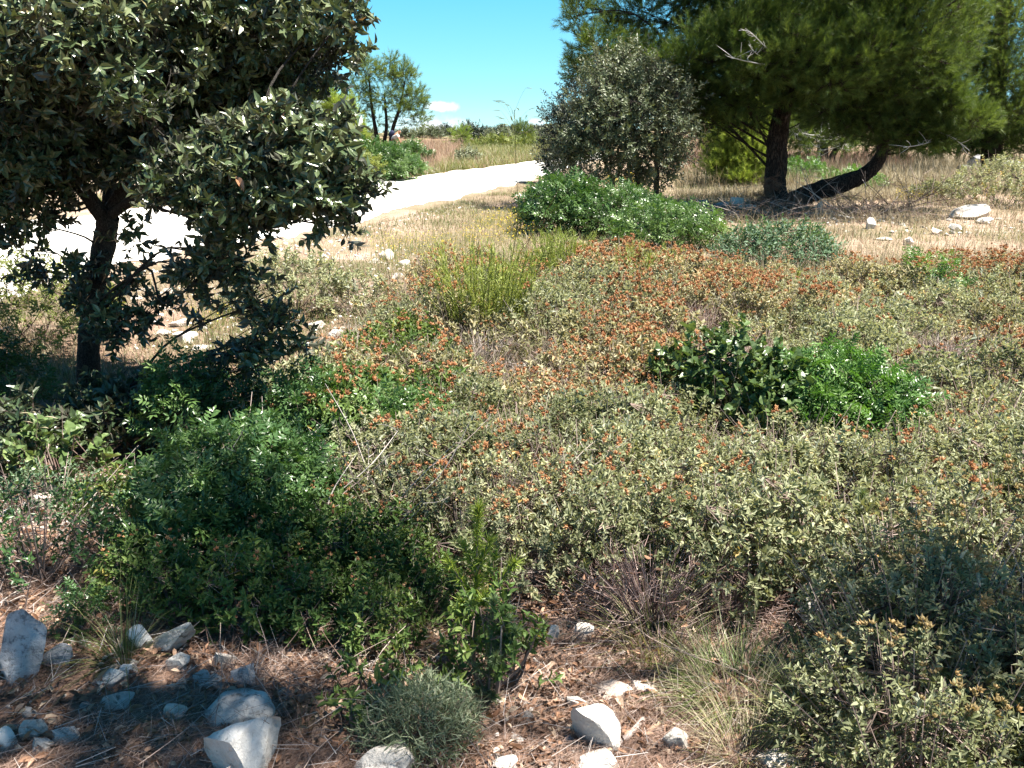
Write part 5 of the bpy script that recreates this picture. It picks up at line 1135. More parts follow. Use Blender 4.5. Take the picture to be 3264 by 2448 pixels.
stalk((2300, 2000), (2150, 1900), (1960, 1830), 2.9, 'long dry stalk leaning over the shaded hollow', r=.0016, npan=2, psize=.03, mat='dry')
stalk((1200, 1980), (1130, 1900), (1050, 1880), 2.8, 'arching dry grass ear over the dark shade in the foreground', r=.0016, npan=3, psize=.03, mat='dry')
stalk((2300, 2440), (2420, 2300), (2530, 2240), 2.3, 'long bare straw crossing the dark tuft at the bottom right', r=.0014, pan=False, mat='dry')
stalk((2960, 2130), (2880, 2060), (2780, 2030), 2.6, 'dry grass ear in the lower right rockroses', r=.0016, npan=5, psize=.04, mat='dry')

# ---- flowers
def thistle(px, py, y, label, size=.012):
    tp = at(px, py, y); b = np.array([tp[0] + .01, y + .02, gz(tp[0], y)]); root = empty('thistle', b, label, 'flower')
    st = MB(); tube(st, [b - b, (tp - b) * .5 + [.01, 0, 0], tp - b], [.002, .0018, .0016], 4, smoothn=3); st.obj('stem', M['gstem'], root)
    fb = MB(); n = 140; d = rdirs(n); d[:, 2] = np.abs(d[:, 2]) * .9 + .0; d = unit(d + [0, 0, .15])
    inst(fb, needleT(.22), np.repeat((tp - b)[None], n, 0), roll(frames(d, rdirs(n)), rng.random(n) * 6), size * rng.uniform(1.0, 1.5, n), rng.random(n)); fb.obj('flower_head', M['purple'], root)
thistle(1617, 1302, 4.4, 'small purple thistle head alone in the middle of the yellowish rockroses', .017)
thistle(1857, 1998, 2.55, 'purple thistle beside the small white stone behind the tussock', .012)
thistle(1626, 2266, 2.2, 'dark purple thistle head in shade right of the wiry cushion', .013)
thistle(2150, 1772, 3.0, 'purple thistle at the lower edge of the rockrose carpet', .012)
thistle(1310, 1020, 6.2, 'pale purple thistle at the left edge of the rockrose carpet', .018)
thistle(2550, 955, 7.2, 'tiny purple thistle far out in the dry rockrose carpet', .018)
def yellow_flowers(pts, label, size=.012):
    c = np.mean([p for p in pts], 0); b = np.array([c[0], c[1], gz(c[0], c[1])]); root = empty('yellow_flower', b, label, 'flower'); st = MB(); fb = MB()
    for p in pts:
        q = np.asarray(p) - b; g0 = np.array([q[0] * .6, q[1] * .6 + .01, 0]); tube(st, [g0, (g0 + q) / 2, q], [.0014, .0012, .001], 4, smoothn=2)
        n = 12; d = unit(rng.normal(size=(n, 3)) * [1, 1, .3] + [0, 0, .6]); inst(fb, (OVALL[0][0] * [1.2, 1, 1], OVALL[0][1]), np.repeat(q[None], n, 0) + rng.normal(size=(n, 3)) * .004, frames(d), size * rng.uniform(.8, 1.3, n), rng.random(n))
    st.obj('stems', M['gstem'], root); fb.obj('petals', M['yellow'], root)
yellow_flowers([at(1738, 1975, 2.55), at(1745, 2020, 2.52), at(1722, 2030, 2.5), at(1712, 2015, 2.55)], 'yellow flower cluster right of the pine seedlings')
yellow_flowers([at(1840, 2165, 2.35), at(1850, 2172, 2.34)], 'tiny yellow flower left of the grass tussock', .009)
yellow_flowers([at(2085, 2140, 2.4), at(2092, 2136, 2.4)], 'small yellow flower at the left edge of the grass tussock', .009)
yellow_flowers([at(2196, 2320, 2.15), at(2215, 2316, 2.15), at(2290, 2330, 2.14)], 'pair of small yellow flowers below the grass tussock', .009)
yellow_flowers([at(1075, 1135, 5.0), at(1095, 1130, 5.0), at(1085, 1145, 5.0)], 'yellow flowers on the stony slope right of the oak sprays', .016)
yellow_flowers([at(660, 1035, 5.6), at(672, 1045, 5.6), at(650, 1020, 5.6)], 'yellow flowers between oak trunk and hanging sprays', .016)
yellow_flowers([at(1900, 1265, 4.6), at(1765, 1265, 4.6)], 'yellow blooms near the blue green seedling', .022)
yellow_flowers([at(1130, 1290, 4.4), at(1150, 1300, 4.4), at(1140, 1282, 4.4)], 'yellow flowers low among the yellowish rockroses at left', .014)
yellow_flowers([at(1600, 1395, 4.0), at(1540, 1390, 4.0), at(1530, 1400, 4.0)], 'yellow flowers below the lone purple thistle', .014)
# ------------------------------------------------------------------ rocks
def ico(sub):
    bm = bmesh.new(); bmesh.ops.create_icosphere(bm, subdivisions=sub, radius=1.0)
    V = np.array([v.co[:] for v in bm.verts]); F = np.array([[v.index for v in f.verts] for f in bm.faces]); bm.free(); return V, F
ICO4, ICO2 = ico(4), ico(2)
def rock_shape(dims, cuts=9, seed=0, I=None, rough=.05, depth=(.38, .72)):
    r = np.random.default_rng(seed); V, F = (ICO4 if I is None else I); V = V.copy()
    for _ in range(cuts * 2):
        n = unit(r.normal(size=3)); d = r.uniform(*depth); s = V @ n; V -= np.clip(s - d, 0, None)[:, None] * n * .97
    ph = r.random(3) * 9
    nz = np.zeros(len(V))
    for f, a in ((2.2, .5), (5, .34), (11, .24), (23, .14)):
        nz += a * np.sin(V[:, 0] * f + ph[0] + 2 * np.sin(V[:, 1] * f * .7)) * np.cos(V[:, 1] * f * 1.1 + ph[1]) * np.sin(V[:, 2] * f * .9 + ph[2] + V[:, 0] * f * .5)
    V *= (1 + rough * nz)[:, None]
    V -= (V.max(0) + V.min(0)) / 2; V /= (V.max(0) - V.min(0))
    return V * np.asarray(dims, float), F
def rock(px, py, w_, h_, d_, label, mat='rock', cuts=9, tilt=(0, 0, 0), seed=None, sink=.34, group=None, name='rock', rough=.07, y=None):
    """w_, h_ in photo pixels as seen, d_ depth as a fraction of the width; (px, py) centre of what shows"""
    q = G(px, py + h_ * .35)
    k = np.linalg.norm(q - EYE) / FPX
    dims = np.array([w_ * k, w_ * k * d_, h_ * k * 1.1])
    V, F = rock_shape(dims, cuts, seed if seed is not None else int(px * 7 + py), rough=rough)
    Rm = np.array(Matrix.Rotation(tilt[2], 3, 'Z') @ Matrix.Rotation(tilt[0], 3, 'X') @ Matrix.Rotation(tilt[1], 3, 'Y')); V = V @ Rm.T
    V[:, 2] += -V[:, 2].min() - sink * (V[:, 2].max() - V[:, 2].min()) * .8
    mb = MB(); mb.add(V, F); o = mb.obj(name, M[mat], smooth=False); o.location = (q[0], q[1], q[2])
    return tag(o, label, 'rock', group)
R_ = math.radians
rock(85, 2085, 120, 190, .6, 'tall standing grey stone slab with a pale lower half at the left edge', 'rock_dark', 7, (R_(-18), R_(12), 0), sink=.1)
rock(190, 2090, 75, 95, .6, 'small dark stone leaning right of the standing slab', 'rock_dark', 8, (0, R_(25), 0))
rock(450, 2040, 85, 90, .7, 'pale triangular stone behind the fine grass tuft', 'rock_white', 6, (R_(-10), 0, 0))
rock(560, 2062, 225, 58, .34, 'long narrow grey slab lying aslant in the pine litter', 'rock', 4, (R_(25), R_(-36), R_(-12)), sink=.04, seed=12)
rock(572, 2115, 75, 55, .6, 'short grey stone just below the long slanted slab', 'rock', 8, (0, R_(-25), 0))
rock(712, 2105, 70, 65, .7, 'knobbly pale stone left of the dark pointed stone', 'rock', 10)
rock(782, 2150, 85, 85, .6, 'dark blue grey pointed stone at the right end of the stone group', 'rock_dark', 7, (R_(-15), R_(10), 0))
rock(655, 2165, 55, 75, .6, 'narrow grey stone with a dark groove between two pale ones', 'rock_dark', 8, (0, R_(-20), 0))
rock(690, 2175, 60, 45, .8, 'small pale wedge lying against the grooved stone', 'rock', 7)
rock(362, 2165, 75, 45, .8, 'flat rounded pale stone under the fine grass tuft', 'rock', 8, sink=.15)
rock(402, 2138, 55, 45, .8, 'small whitish stone above the flat rounded one', 'rock_white', 8)
rock(375, 2238, 95, 50, .6, 'two humped pale stone in the middle of the litter', 'rock', 9, sink=.15)
rock(565, 2270, 70, 55, .7, 'pale stone with a pointed top in front of the shaded litter', 'rock_pink', 8)
rock(770, 2265, 200, 75, .7, 'broad flat stone half in shade above the big white rock', 'rock', 7, (R_(8), 0, 0), sink=.1)
rock(800, 2395, 215, 170, .7, 'big bright white angular rock in full sun at the bottom', 'rock_white', 7, (R_(-20), R_(-24), R_(10)), seed=77, sink=.15, rough=.1)
rock(835, 2305, 50, 60, .7, 'small shaded grey stone leaning on the big white rock', 'rock', 8)
rock(112, 2325, 80, 65, .6, 'slanted pale stone in the dark shade at the left', 'rock', 7, (0, R_(-40), 0))
rock(15, 2355, 60, 70, .8, 'white stone cut by the left edge of the picture', 'rock_white', 7)
rock(137, 2372, 65, 60, .8, 'round grey stone below the slanted pale one', 'rock', 10)
rock(212, 2350, 80, 40, .8, 'low pale stone right of the round grey one', 'rock', 8)
rock(95, 2275, 45, 30, .8, 'small flat grey stone above the slanted pale one', 'rock', 8)
rock(1225, 2425, 185, 85, .8, 'rounded grey stone at the bottom edge in front of the wiry cushion', 'rock', 9, sink=.12, rough=.07)
rock(1893, 2330, 150, 125, .8, 'pale smooth rounded stone at the bottom right of centre', 'rock_white', 9, (R_(-14), R_(8), 0), sink=.15)
rock(1905, 2432, 140, 65, .8, 'white broken stone at the bottom edge below the smooth rounded one', 'rock_white', 7)
rock(2165, 2350, 110, 70, .7, 'grey angular stone left of the straw coloured tuft', 'rock', 6, (0, R_(20), 0))
rock(2485, 2430, 130, 55, .8, 'flat pale stone at the bottom edge right of the straw coloured tuft', 'rock', 8)
rock(2695, 2185, 120, 75, .8, 'white crusted stone among the lower right rockroses', 'rock', 9, rough=.1)
rock(2660, 2105, 45, 40, .8, 'little pale stone above the crusted one', 'rock_white', 8)
rock(2595, 1945, 100, 130, .6, 'upright cracked white stone in the hollow under the rockroses', 'rock_white', 6, (R_(-12), 0, 0), sink=.1)
rock(3020, 2420, 130, 70, .8, 'pale stone on the dark ground in the lower right corner', 'rock', 8)
rock(1612, 2430, 75, 50, .8, 'white sharp stone at the bottom edge left of centre', 'rock_white', 7)
rock(1570, 2410, 35, 30, .8, 'small pale stone beside the white sharp one', 'rock', 8)
rock(1860, 2008, 65, 55, .7, 'white stone behind the purple thistle', 'rock_white', 8)
rock(1762, 2020, 40, 70, .6, 'narrow white stone behind the yellow flower cluster', 'rock_white', 7)
rock(1950, 2200, 130, 40, .7, 'flat pinkish slab in sun left of the grass tussock', 'rock_pink', 7, sink=.1)
rock(2060, 2195, 90, 30, .7, 'thin flat slab against the grass tussock', 'rock_pink', 7, sink=.1)
rock(1845, 2235, 75, 50, .8, 'pale flat stone above the smooth rounded one', 'rock', 8)
rock(1680, 2285, 40, 35, .8, 'little grey stone right of the dark thistle', 'rock', 8)
rock(1530, 1660, 40, 25, .8, 'pale stone glimpsed between rockroses', 'rock_white', 8)
rock(1660, 1192, 85, 45, .9, 'flat whitish stone carrying the mossy grass cushion', 'rock_white', 7, sink=.0)
rock(1760, 1205, 90, 45, .9, 'flat cracked stone right below the mossy cushion', 'rock', 8, sink=.0)
rock(1790, 1225, 60, 40, .9, 'lower white stone at the front of the cushion ledge', 'rock_white', 8, sink=.0)
rock(1640, 1280, 50, 30, .9, 'white stone in front of the cushion ledge', 'rock_white', 8, sink=.0)
for px, py, w_, h_, lb in ((1165, 972, 55, 24, 'broad white stone on the slope left of the broom clump'), (1010, 1035, 60, 30, 'white stone on the slope near the hanging sprays'), (1070, 1062, 50, 24, 'white stone just right of the one near the sprays'),
                           (1232, 812, 50, 40, 'pinkish white stone at the top of the stony patch'), (1290, 838, 42, 22, 'low pale stone right of the pinkish one'), (1195, 830, 34, 24, 'small pale stone left of the pinkish one'), (1275, 880, 40, 24, 'pale stone below the stony patch'),
                           (570, 1030, 60, 32, 'white stone by the yellow flowers behind the oak'), (590, 1075, 75, 36, 'broad white stone behind the oak sprouts'), (520, 1060, 40, 24, 'small white stone behind the oak sprouts'), (800, 1140, 45, 36, 'white stone among the drooping oak leaves'),
                           (640, 1110, 46, 24, 'pale stone in the dry grass behind the oak'), (540, 925, 40, 20, 'pale stone near the near edge of the track'), (440, 950, 36, 18, 'small pale stone below the track edge')):
    rock(px, py, w_, h_, .8, lb, 'rock_white', 8)
# litter of the stony patch at the left
for px, py, w_, h_, lb in ((195, 1560, 95, 60, 'pale stone at the top of the stony patch at left'), (130, 1590, 70, 40, 'pinkish stone left in the stony patch'), (265, 1605, 60, 36, 'pale wedge right in the stony patch'), (30, 1640, 60, 40, 'pale stone at the left edge of the stony patch'), (210, 1530, 45, 26, 'small white stone above the stony patch')):
    rock(px, py, w_, h_, .8, lb, 'rock_pink', 7)
# stones round the pine
for px, py, w_, h_, mt, lb in ((3085, 682, 100, 44, 'rock', 'broad pale boulder in the grass right of the pine shade'), (3140, 705, 50, 18, 'rock_white', 'flat white stone right of the broad boulder'), (2775, 716, 26, 34, 'rock_white', 'small upright white stone at the edge of the pine shade'), (2612, 670, 28, 44, 'rock_white', 'upright white stone at the foot of the forked pine'),
                               (3045, 730, 36, 26, 'rock_white', 'whitish stone below the broad boulder'), (2985, 738, 40, 20, 'rock_pink', 'pinkish stone left below the broad boulder'), (2895, 772, 30, 26, 'rock_pink', 'small pale stone in the grass before the boulder'), (2815, 762, 50, 10, 'rock_white', 'thin pale stone lying in the grass before the pine shade'),
                               (2178, 662, 60, 32, 'rock_white', 'white stone at the left end of the shaded stone row'), (2215, 668, 50, 30, 'rock', 'grey stone second from the left end of the stone row'), (2235, 655, 45, 30, 'rock_dark', 'dark stone in the shaded stone row'), (2290, 660, 55, 28, 'rock_dark', 'dark low stone in the middle of the shaded row'),
                               (2350, 652, 40, 38, 'rock_white', 'rounded white stone near the right of the stone row'), (2390, 664, 34, 22, 'rock_pink', 'pale stone at the right end of the stone row'), (2260, 676, 60, 20, 'rock', 'flat stone in front of the dark one in the row'), (2330, 682, 60, 20, 'rock_dark', 'flat dark stone in front of the stone row'), (2222, 645, 26, 12, 'rock_pink', 'orange tinted flat stone behind the stone row')):
    rock(px, py, w_, h_, .8, lb, mt, 8, sink=.2)
# mound of stones at the right edge
q = G(3135, 560)
for i, (dx, dy, dz, s) in enumerate(((-.45, 0, .0, .55), (0, -.1, 0, .6), (.45, 0, 0, .6), (-.15, .1, .32, .5), (.3, .05, .34, .5), (.8, .1, .1, .6), (-.25, -.25, .05, .4))):
    V, F = rock_shape((s * 1.5, s, s * .8), 9, 900 + i); mb = MB(); mb.add(V, F); o = mb.obj('rock', M['rock_dark']); o.location = (q[0] + dx, q[1] + dy, q[2] + dz + .12)
    tag(o, 'weathered dark stone of the mound at the foot of the right edge pine', 'rock', 'stones of the mound at the right edge')
# stones beside the far verge of the track
for px, py, w_, h_, lb in ((1332, 548, 34, 14, 'long white stone on the far verge nearest the red stone'), (1352, 543, 30, 14, 'white block on the far verge, second after the long one'), (1375, 548, 22, 10, 'low white stone on the far verge'), (1357, 552, 20, 8, 'small white stone in front of the verge block'), (1386, 542, 16, 10, 'last small white stone of the verge row')):
    rock(px, py, w_, h_, .8, lb, 'rock_white', 7, sink=.1)
m_red = plain_mat('red_stone', [(0, (.33, .09, .05)), (1, (.36, .12, .07))], .8, .2, 20, .3); M['red'] = m_red
rock(1302, 548, 17, 22, .9, 'small brick red stone at the foot of the roadside bushes', 'red', 8, sink=.1)

# ------------------------------------------------------------------ gravel, needles, dead leaves, grass: nobody could count these
def sample_area(n, poly, ylo, yhi, xk=.72, power=1.0, xpad=.6):
    """points spread over the ground inside a photo polygon; thinner with distance when power > 1"""
    out = []; tot = 0
    while tot < n:
        y = ylo + (yhi - ylo) * rng.random(n) ** power; x = rng.uniform(-1, 1, n) * (xk * y + xpad)
        z = terrain(x, y); P = np.stack([x, y, z], 1); P = P[inpoly(project(P), poly)]
        P = P[~on_road(P[:, 0], P[:, 1])] if len(P) else P
        out.append(P); tot += len(P)
        if len(out) > 60: break
    return np.concatenate(out)[:n]
ALLF = [(-900, 470), (4200, 470), (5200, 3600), (-2000, 3600)]
def stuff(name, mbx, mats, label=None, cat=None):
    o = mbx.obj(name, mats); tag(o, label, cat, None, 'stuff'); return o

# pebbles
mb = MB(); k = 0
shapes = [rock_shape((1, .8, .6), 6, 40 + i, ICO2, .03) for i in range(8)]
for n, poly, ylo, yhi, smin, smax in ((900, [(-200, 1480), (700, 1480), (1000, 2000), (1700, 2050), (2600, 2050), (2700, 2700), (-300, 2700)], 1.7, 4.2, .008, .03), (260, [(-100, 1490), (420, 1490), (480, 1700), (-100, 1720)], 3.2, 4.4, .02, .06),
                                     (900, [(900, 760), (1420, 760), (1250, 900), (1150, 1120), (950, 1120), (420, 1120), (420, 920), (800, 900)], 5, 12, .015, .07), (260, [(2130, 640), (2480, 640), (2700, 690), (3264, 690), (3264, 760), (2600, 740), (2150, 690)], 12, 18, .03, .11), (350, [(1100, 735), (1500, 640), (1560, 650), (1150, 760), (600, 860), (0, 960), (0, 900), (600, 800)], 8, 18, .02, .06)):
    P = sample_area(n, poly, ylo, yhi); n = len(P); s = smin + (smax - smin) * rng.random(n) ** 2.5; s = s * 1.0
    d = rdirs(n) * [1, 1, .25]; kk = rng.integers(8, size=n)
    for i in range(8):
        m = kk == i; inst(mb, shapes[i], P[m] + [0, 0, .12] * s[m][:, None], frames(d[m]), s[m], np.clip(rng.random(m.sum()) * .9 + .1, 0, 1))
stuff('gravel', mb, M['gravel'], 'scattered small pale limestone pebbles on the bare ground')

# fallen needles on the litter
mb = MB(); NT = bladeT(.25, .012, 2)
P = sample_area(60000, [(-200, 1800), (500, 1800), (1100, 1950), (1750, 1990), (2600, 1960), (2800, 2200), (2900, 2800), (-400, 2800)], 1.6, 3.3, power=1.0); n = len(P)
keep = rng.random(n) < .35 + .65 * (vnoise(P[:, 0], P[:, 1], 4.0) > .4); P = P[keep]; n = len(P)
a = rng.normal(.5, .9, n); d = unit(np.stack([np.cos(a), np.sin(a), rng.normal(.02, .14, n)], 1)); P[:, 2] += rng.random(n) * .022 + .004
inst(mb, NT, P, roll(frames(d), rng.normal(size=n) * .6), np.stack([np.full(n, .085), rng.uniform(.05, .11, n), np.full(n, .08)], 1), np.clip(.15 + .85 * rng.random(n) * (.5 + .7 * vnoise(P[:, 0], P[:, 1], 3.0, 4)), 0, 1))
P = sample_area(9000, [(-200, 1480), (500, 1500), (600, 1800), (-200, 1830)], 2.8, 4.5); n = len(P); a = rng.random(n) * 6.28; d = unit(np.stack([np.cos(a), np.sin(a), rng.normal(.02, .12, n)], 1)); P[:, 2] += rng.random(n) * .02
inst(mb, NT, P, frames(d), np.stack([np.full(n, .13), rng.uniform(.05, .11, n), np.full(n, .08)], 1), rng.random(n))
stuff('fallen_needles', mb, M['needles'], 'reddish brown mat of fallen pine needles between the stones')

# dead leaves and twiglets under the shrubs
mb = MB()
P = sample_area(26000, [(-200, 1450), (700, 1500), (1400, 1500), (3400, 1400), (3600, 2900), (-300, 2900)], 1.6, 5.0, power=.8); n = len(P)
d = unit(rng.normal(size=(n, 3)) * [1, 1, .35]); P[:, 2] += rng.random(n) * .03; kk = rng.integers(3, size=n)
for i in range(3):
    m = kk == i; inst(mb, CISTL[i], P[m], roll(frames(d[m]), rng.normal(size=m.sum()) * .8), rng.uniform(.012, .034, m.sum()), np.clip(rng.random(m.sum()) ** 1.3, 0, 1))
m = 900; P = sample_area(m, [(0, 1480), (420, 1500), (1400, 1950), (1750, 1900), (2700, 1990), (3000, 2448), (0, 2448)], 1.9, 4.4); m = len(P); d = unit(rng.normal(size=(m, 3)) * [1, 1, .3])
for i in range(4):
    q_ = np.arange(m) % 4 == i; inst(mb, OAKL[i], P[q_] + [0, 0, .02], roll(frames(d[q_]), rng.normal(size=q_.sum())), rng.uniform(.03, .055, q_.sum()), rng.uniform(.4, 1, q_.sum()))
stuff('dead_leaves', mb, M['litter'], 'brown dead leaves littering the ground under the rockroses')
mb = MB()
P = sample_area(5000, [(-200, 1480), (700, 1500), (1500, 1500), (3400, 1400), (3600, 2900), (-300, 2900)], 1.6, 5.0); n = len(P); d = unit(rng.normal(size=(n, 3)) * [1, 1, .4]); P[:, 2] += .01 + rng.random(n) * .05
inst(mb, STICK3, P, frames(d), np.stack([rng.uniform(.0006, .0012, n), rng.uniform(.04, .13, n), rng.uniform(.0006, .0012, n)], 1), rng.random(n))
stuff('twig_litter', mb, M['twig'], 'fine grey twigs strewn over the ground under the shrubs')

def grass_field(name, layers, label):
    mats = []; mb = MB()
    for n, poly, ylo, yhi, pw, L, wd, mat, jit, dens in layers:
        if mat not in mats: mats.append(mat)
        P = sample_area(n, poly, ylo, yhi, power=pw); n2 = len(P)
        if dens:
            kp = rng.random(n2) < np.clip((vnoise(P[:, 0], P[:, 1], dens[0], dens[1]) - dens[2]) * dens[3], .04, 1); P = P[kp]; n2 = len(P)
        a = rng.random(n2) * 6.28; k = np.abs(rng.normal(.25, jit, n2)); d = unit(np.stack([np.cos(a) * k, np.sin(a) * k, np.ones(n2)], 1)); R = frames(d, -np.stack([np.cos(a), np.sin(a), np.full(n2, .2)], 1))
        b = rng.integers(4, size=n2); s = rng.uniform(L[0], L[1], n2); ww = wd * rng.uniform(.7, 1.3, n2) * (1 + P[:, 1] / 25.0)
        tn = np.clip(rng.random(n2) * .6 + .4 * vnoise(P[:, 0], P[:, 1], .8, 9), 0, 1)
        for i in range(4):
            m = b == i; T = BLADES[i]; inst(mb, (T[0] * [1 / .03, 1, 1], T[1]), P[m] - [0, 0, .01], R[m], np.stack([ww[m], s[m], s[m]], 1), tn[m], mats.index(mat))
    return stuff(name, mb, [M[x] for x in mats], label)
slope = [(-300, 1000), (420, 900), (1110, 735), (1500, 635), (1790, 560), (1800, 640), (1750, 720), (1690, 800), (1500, 850), (1350, 950), (1200, 1100), (1150, 1250), (800, 1280), (300, 1280), (-300, 1250)]
meadow_r = [(1750, 560), (3700, 530), (3900, 960), (2500, 960), (2250, 950), (1650, 880), (1500, 850), (1690, 760)]
carpet = [(1150, 1000), (1650, 840), (3700, 850), (3700, 1450), (1500, 1500), (1000, 1450)]
far_l = [(900, 520), (1100, 465), (1500, 452), (1440, 550), (1121, 600), (600, 660), (300, 690)]
far_r = [(1500, 452), (1800, 450), (1800, 505), (1476, 545), (1400, 550)]
far_m = [(900, 520), (1100, 470), (1780, 455), (1780, 505), (1476, 545), (1121, 600), (600, 660), (300, 690)]
grass_field('dry_grass', [
    (40000, slope, 4.2, 30, 1.2, (.04, .17), .0035, 'dry', .35, (1.0, 2, .25, 3)), (52000, slope, 4.2, 30, 1.2, (.04, .14), .0035, 'grass', .4, (.9, 7, .3, 3)), (6000, slope, 4.5, 24, 1.2, (.04, .15), .004, 'pinkdry', .4, None),
    (56000, meadow_r, 8.5, 34, 1.25, (.06, .26), .005, 'dry', .3, (.7, 3, .15, 3)), (46000, meadow_r, 8.5, 30, 1.3, (.06, .22), .005, 'grass', .35, (.6, 8, .3, 3)), (6000, meadow_r, 9, 30, 1.2, (.06, .2), .005, 'pinkdry', .3, None),
    (30000, carpet, 4.0, 11, 1.0, (.12, .44), .003, 'dry', .3, None), (12000, carpet, 4.0, 11, 1.0, (.12, .4), .003, 'grass', .3, None), (6000, carpet, 4.0, 11, 1.0, (.12, .42), .002, 'pinkdry', .2, None)],
    'dry straw and green grass over the verge, the open ground and between the rockroses')
grass_field('tall_dry_grass', [
    (26000, [(2200, 480), (3300, 480), (3300, 620), (2700, 620), (2150, 600)], 18, 34, 1.0, (.35, .75), .006, 'dry', .15, None), (12000, [(2150, 480), (2900, 480), (2900, 560), (2150, 580)], 22, 40, 1.0, (.4, .9), .008, 'pinkdry', .2, None),
    (7000, [(2150, 590), (3000, 610), (3000, 640), (2150, 630)], 16, 20, 1.0, (.15, .35), .005, 'dry', .2, None), (900, [(2350, 660), (3000, 660), (3000, 730), (2250, 720)], 11.5, 15.5, 1.0, (.15, .45), .004, 'dry', .3, None)],
    'tall pale dry grass standing in the clearing behind the forked pine')
grass_field('reddish_meadow', [
    (40000, far_l, 26, 90, 1.3, (.25, .85), .005, 'pinkdry', .3, (.16, 4, .2, 3)), (36000, far_m, 18, 90, 1.3, (.15, .55), .006, 'grass', .35, (.12, 9, .3, 3)), (34000, far_r, 26, 90, 1.3, (.2, .6), .006, 'grass', .35, None), (16000, far_m, 20, 80, 1.3, (.2, .6), .006, 'dry', .35, None), (9000, far_r, 26, 90, 1.3, (.2, .6), .006, 'pinkdry', .3, (.2, 4, .4, 4)),
    (16000, [(300, 690), (1121, 600), (1476, 545), (1780, 505), (1780, 480), (1476, 515), (1121, 565), (300, 640)], 14, 45, 1.0, (.08, .3), .006, 'grass', .3, None)],
    'reddish meadow grass on the rising ground beyond the white track')
# yellow bloom in the grass by the lentisk
mb = MB()
for n, poly, ylo, yhi, sz in ((650, [(1480, 740), (1640, 690), (1720, 700), (1700, 790), (1480, 810)], 9, 15, .03), (420, [(1180, 780), (1480, 790), (1420, 900), (1180, 850)], 9, 13, .022), (500, [(1930, 575), (2040, 570), (2050, 610), (1930, 610)], 16, 24, .05), (300, [(2850, 600), (3000, 600), (3000, 650), (2850, 650)], 15, 20, .03), (160, [(600, 1000), (750, 1000), (750, 1100), (600, 1100)], 5, 8, .016)):
    P = sample_area(n, poly, ylo, yhi); n = len(P); P[:, 2] += rng.uniform(.08, .28, n); d = unit(rng.normal(size=(n, 3)) * [1, 1, .4]); inst(mb, SMALLL[0], P, frames(d), sz * rng.uniform(.6, 1.2, n), rng.random(n))
    inst(mb, STICK3, P - [0, 0, .2], frames(np.tile([[0.02, 0, 1.0]], (n, 1))), np.tile([[.0015, .2, .0015]], (n, 1)), rng.random(n), 1)
stuff('yellow_flowers', mb, [M['yellow'], M['gstem']], 'haze of small yellow flowers in the grass beside the lentisk')

# ------------------------------------------------------------------ dead twigs and branches
def twig_tangle(px, py, n, w_, h_, label, mat='twig', r=.003, dy=.25, lift=.05, name='dead_branch', forks=3):
    q = G(px, py); root = MB()
    for i in range(n):
        b = np.array([rng.normal() * w_ * .3, rng.normal() * dy * .5, lift * rng.random()]); a = rng.uniform(-.4, 3.5); L = w_ * rng.uniform(.35, .9)
        e = b + np.array([math.cos(a) * L, rng.normal() * dy, h_ * rng.uniform(.2, 1)]); m = (b + e) / 2 + rng.normal(size=3) * L * .1
        pts, _ = tube(root, [b, m, e], [r, r * .8, r * .4], 4, smoothn=4, tint=rng.random())
        for f in range(forks):
            p = pts[rng.integers(2, len(pts))]; ee = p + np.array([rng.normal() * .3, rng.normal() * .2, rng.uniform(-.1, .45)]) * L * .6
            tube(root, [p, (p + ee) / 2 + rng.normal(size=3) * .01, ee], [r * .5, r * .4, r * .25], 3, smoothn=3, tint=rng.random())
    o = root.obj(name, M[mat]); o.location = (q[0], q[1], q[2]); return tag(o, label, 'dead branch')
twig_tangle(1150, 1720, 20, .42, .42, 'tangle of dead grey twigs between the lentisk shrubs and the rockroses', r=.0028, lift=.25)
twig_tangle(960, 1690, 8, .5, .4, 'few long dead twigs lying over the dark lentisk', r=.0022, lift=.25)
twig_tangle(1750, 1720, 14, .3, .3, 'pinkish dead twigs standing among the middle rockroses', r=.0022, lift=.15)
twig_tangle(2870, 1330, 40, .5, .18, 'grey brushwood heap right of the vivid green lentisk', r=.003, lift=.12)
twig_tangle(1400, 1180, 30, .4, .08, 'flat heap of dead stalks left of the mossy cushion', r=.003, lift=.05)
twig_tangle(820, 2150, 26, .22, .14, 'low mat of dry brown twigs right of the dark pointed stone', 'stem', r=.0014, lift=.02)
twig_tangle(1000, 2200, 40, .3, .16, 'dry brown brushwood under the fresh green rockroses', 'needles', r=.0014, lift=.03)
twig_tangle(2500, 1990, 34, .28, .12, 'reddish dead twigs round the upright cracked stone', 'needles', r=.0018, lift=.05)
twig_tangle(1960, 1960, 40, .4, .16, 'brown dead stems in the hollow under the rockrose carpet', 'stem', r=.0018, lift=.05)
twig_tangle(60, 1900, 10, .25, .3, 'bare grey stalks standing at the left edge', r=.0018, lift=.05)
twig_tangle(1060, 1180, 3, .12, .5, 'single bleached twig leaning on the stony slope', 'whitetwig', r=.004, lift=.0)
twig_tangle(3150, 1500, 30, .35, .4, 'dark bare stems inside the tall rockroses at the right edge', 'stem', r=.003, lift=.1)
def stick(pxs, r, label, mat, ylift=.02):
    P = [G(*p) + [0, 0, ylift] for p in pxs]; b = P[0].copy(); mb = MB(); tube(mb, [p - b for p in P], np.linspace(r, r * .6, len(P)), 7, smoothn=5, bump=.15); o = mb.obj('fallen_branch', M[mat], smooth=True); o.location = b; return tag(o, label, 'branch')
stick([(1925, 2415), (1990, 2375), (2050, 2310)], .011, 'short thick grey stick lying between the pale stones at the bottom', 'twig')
stick([(2560, 690), (2640, 690), (2720, 705)], .03, 'pale fallen branch lying at the foot of the forked pine', 'whitetwig', .04)
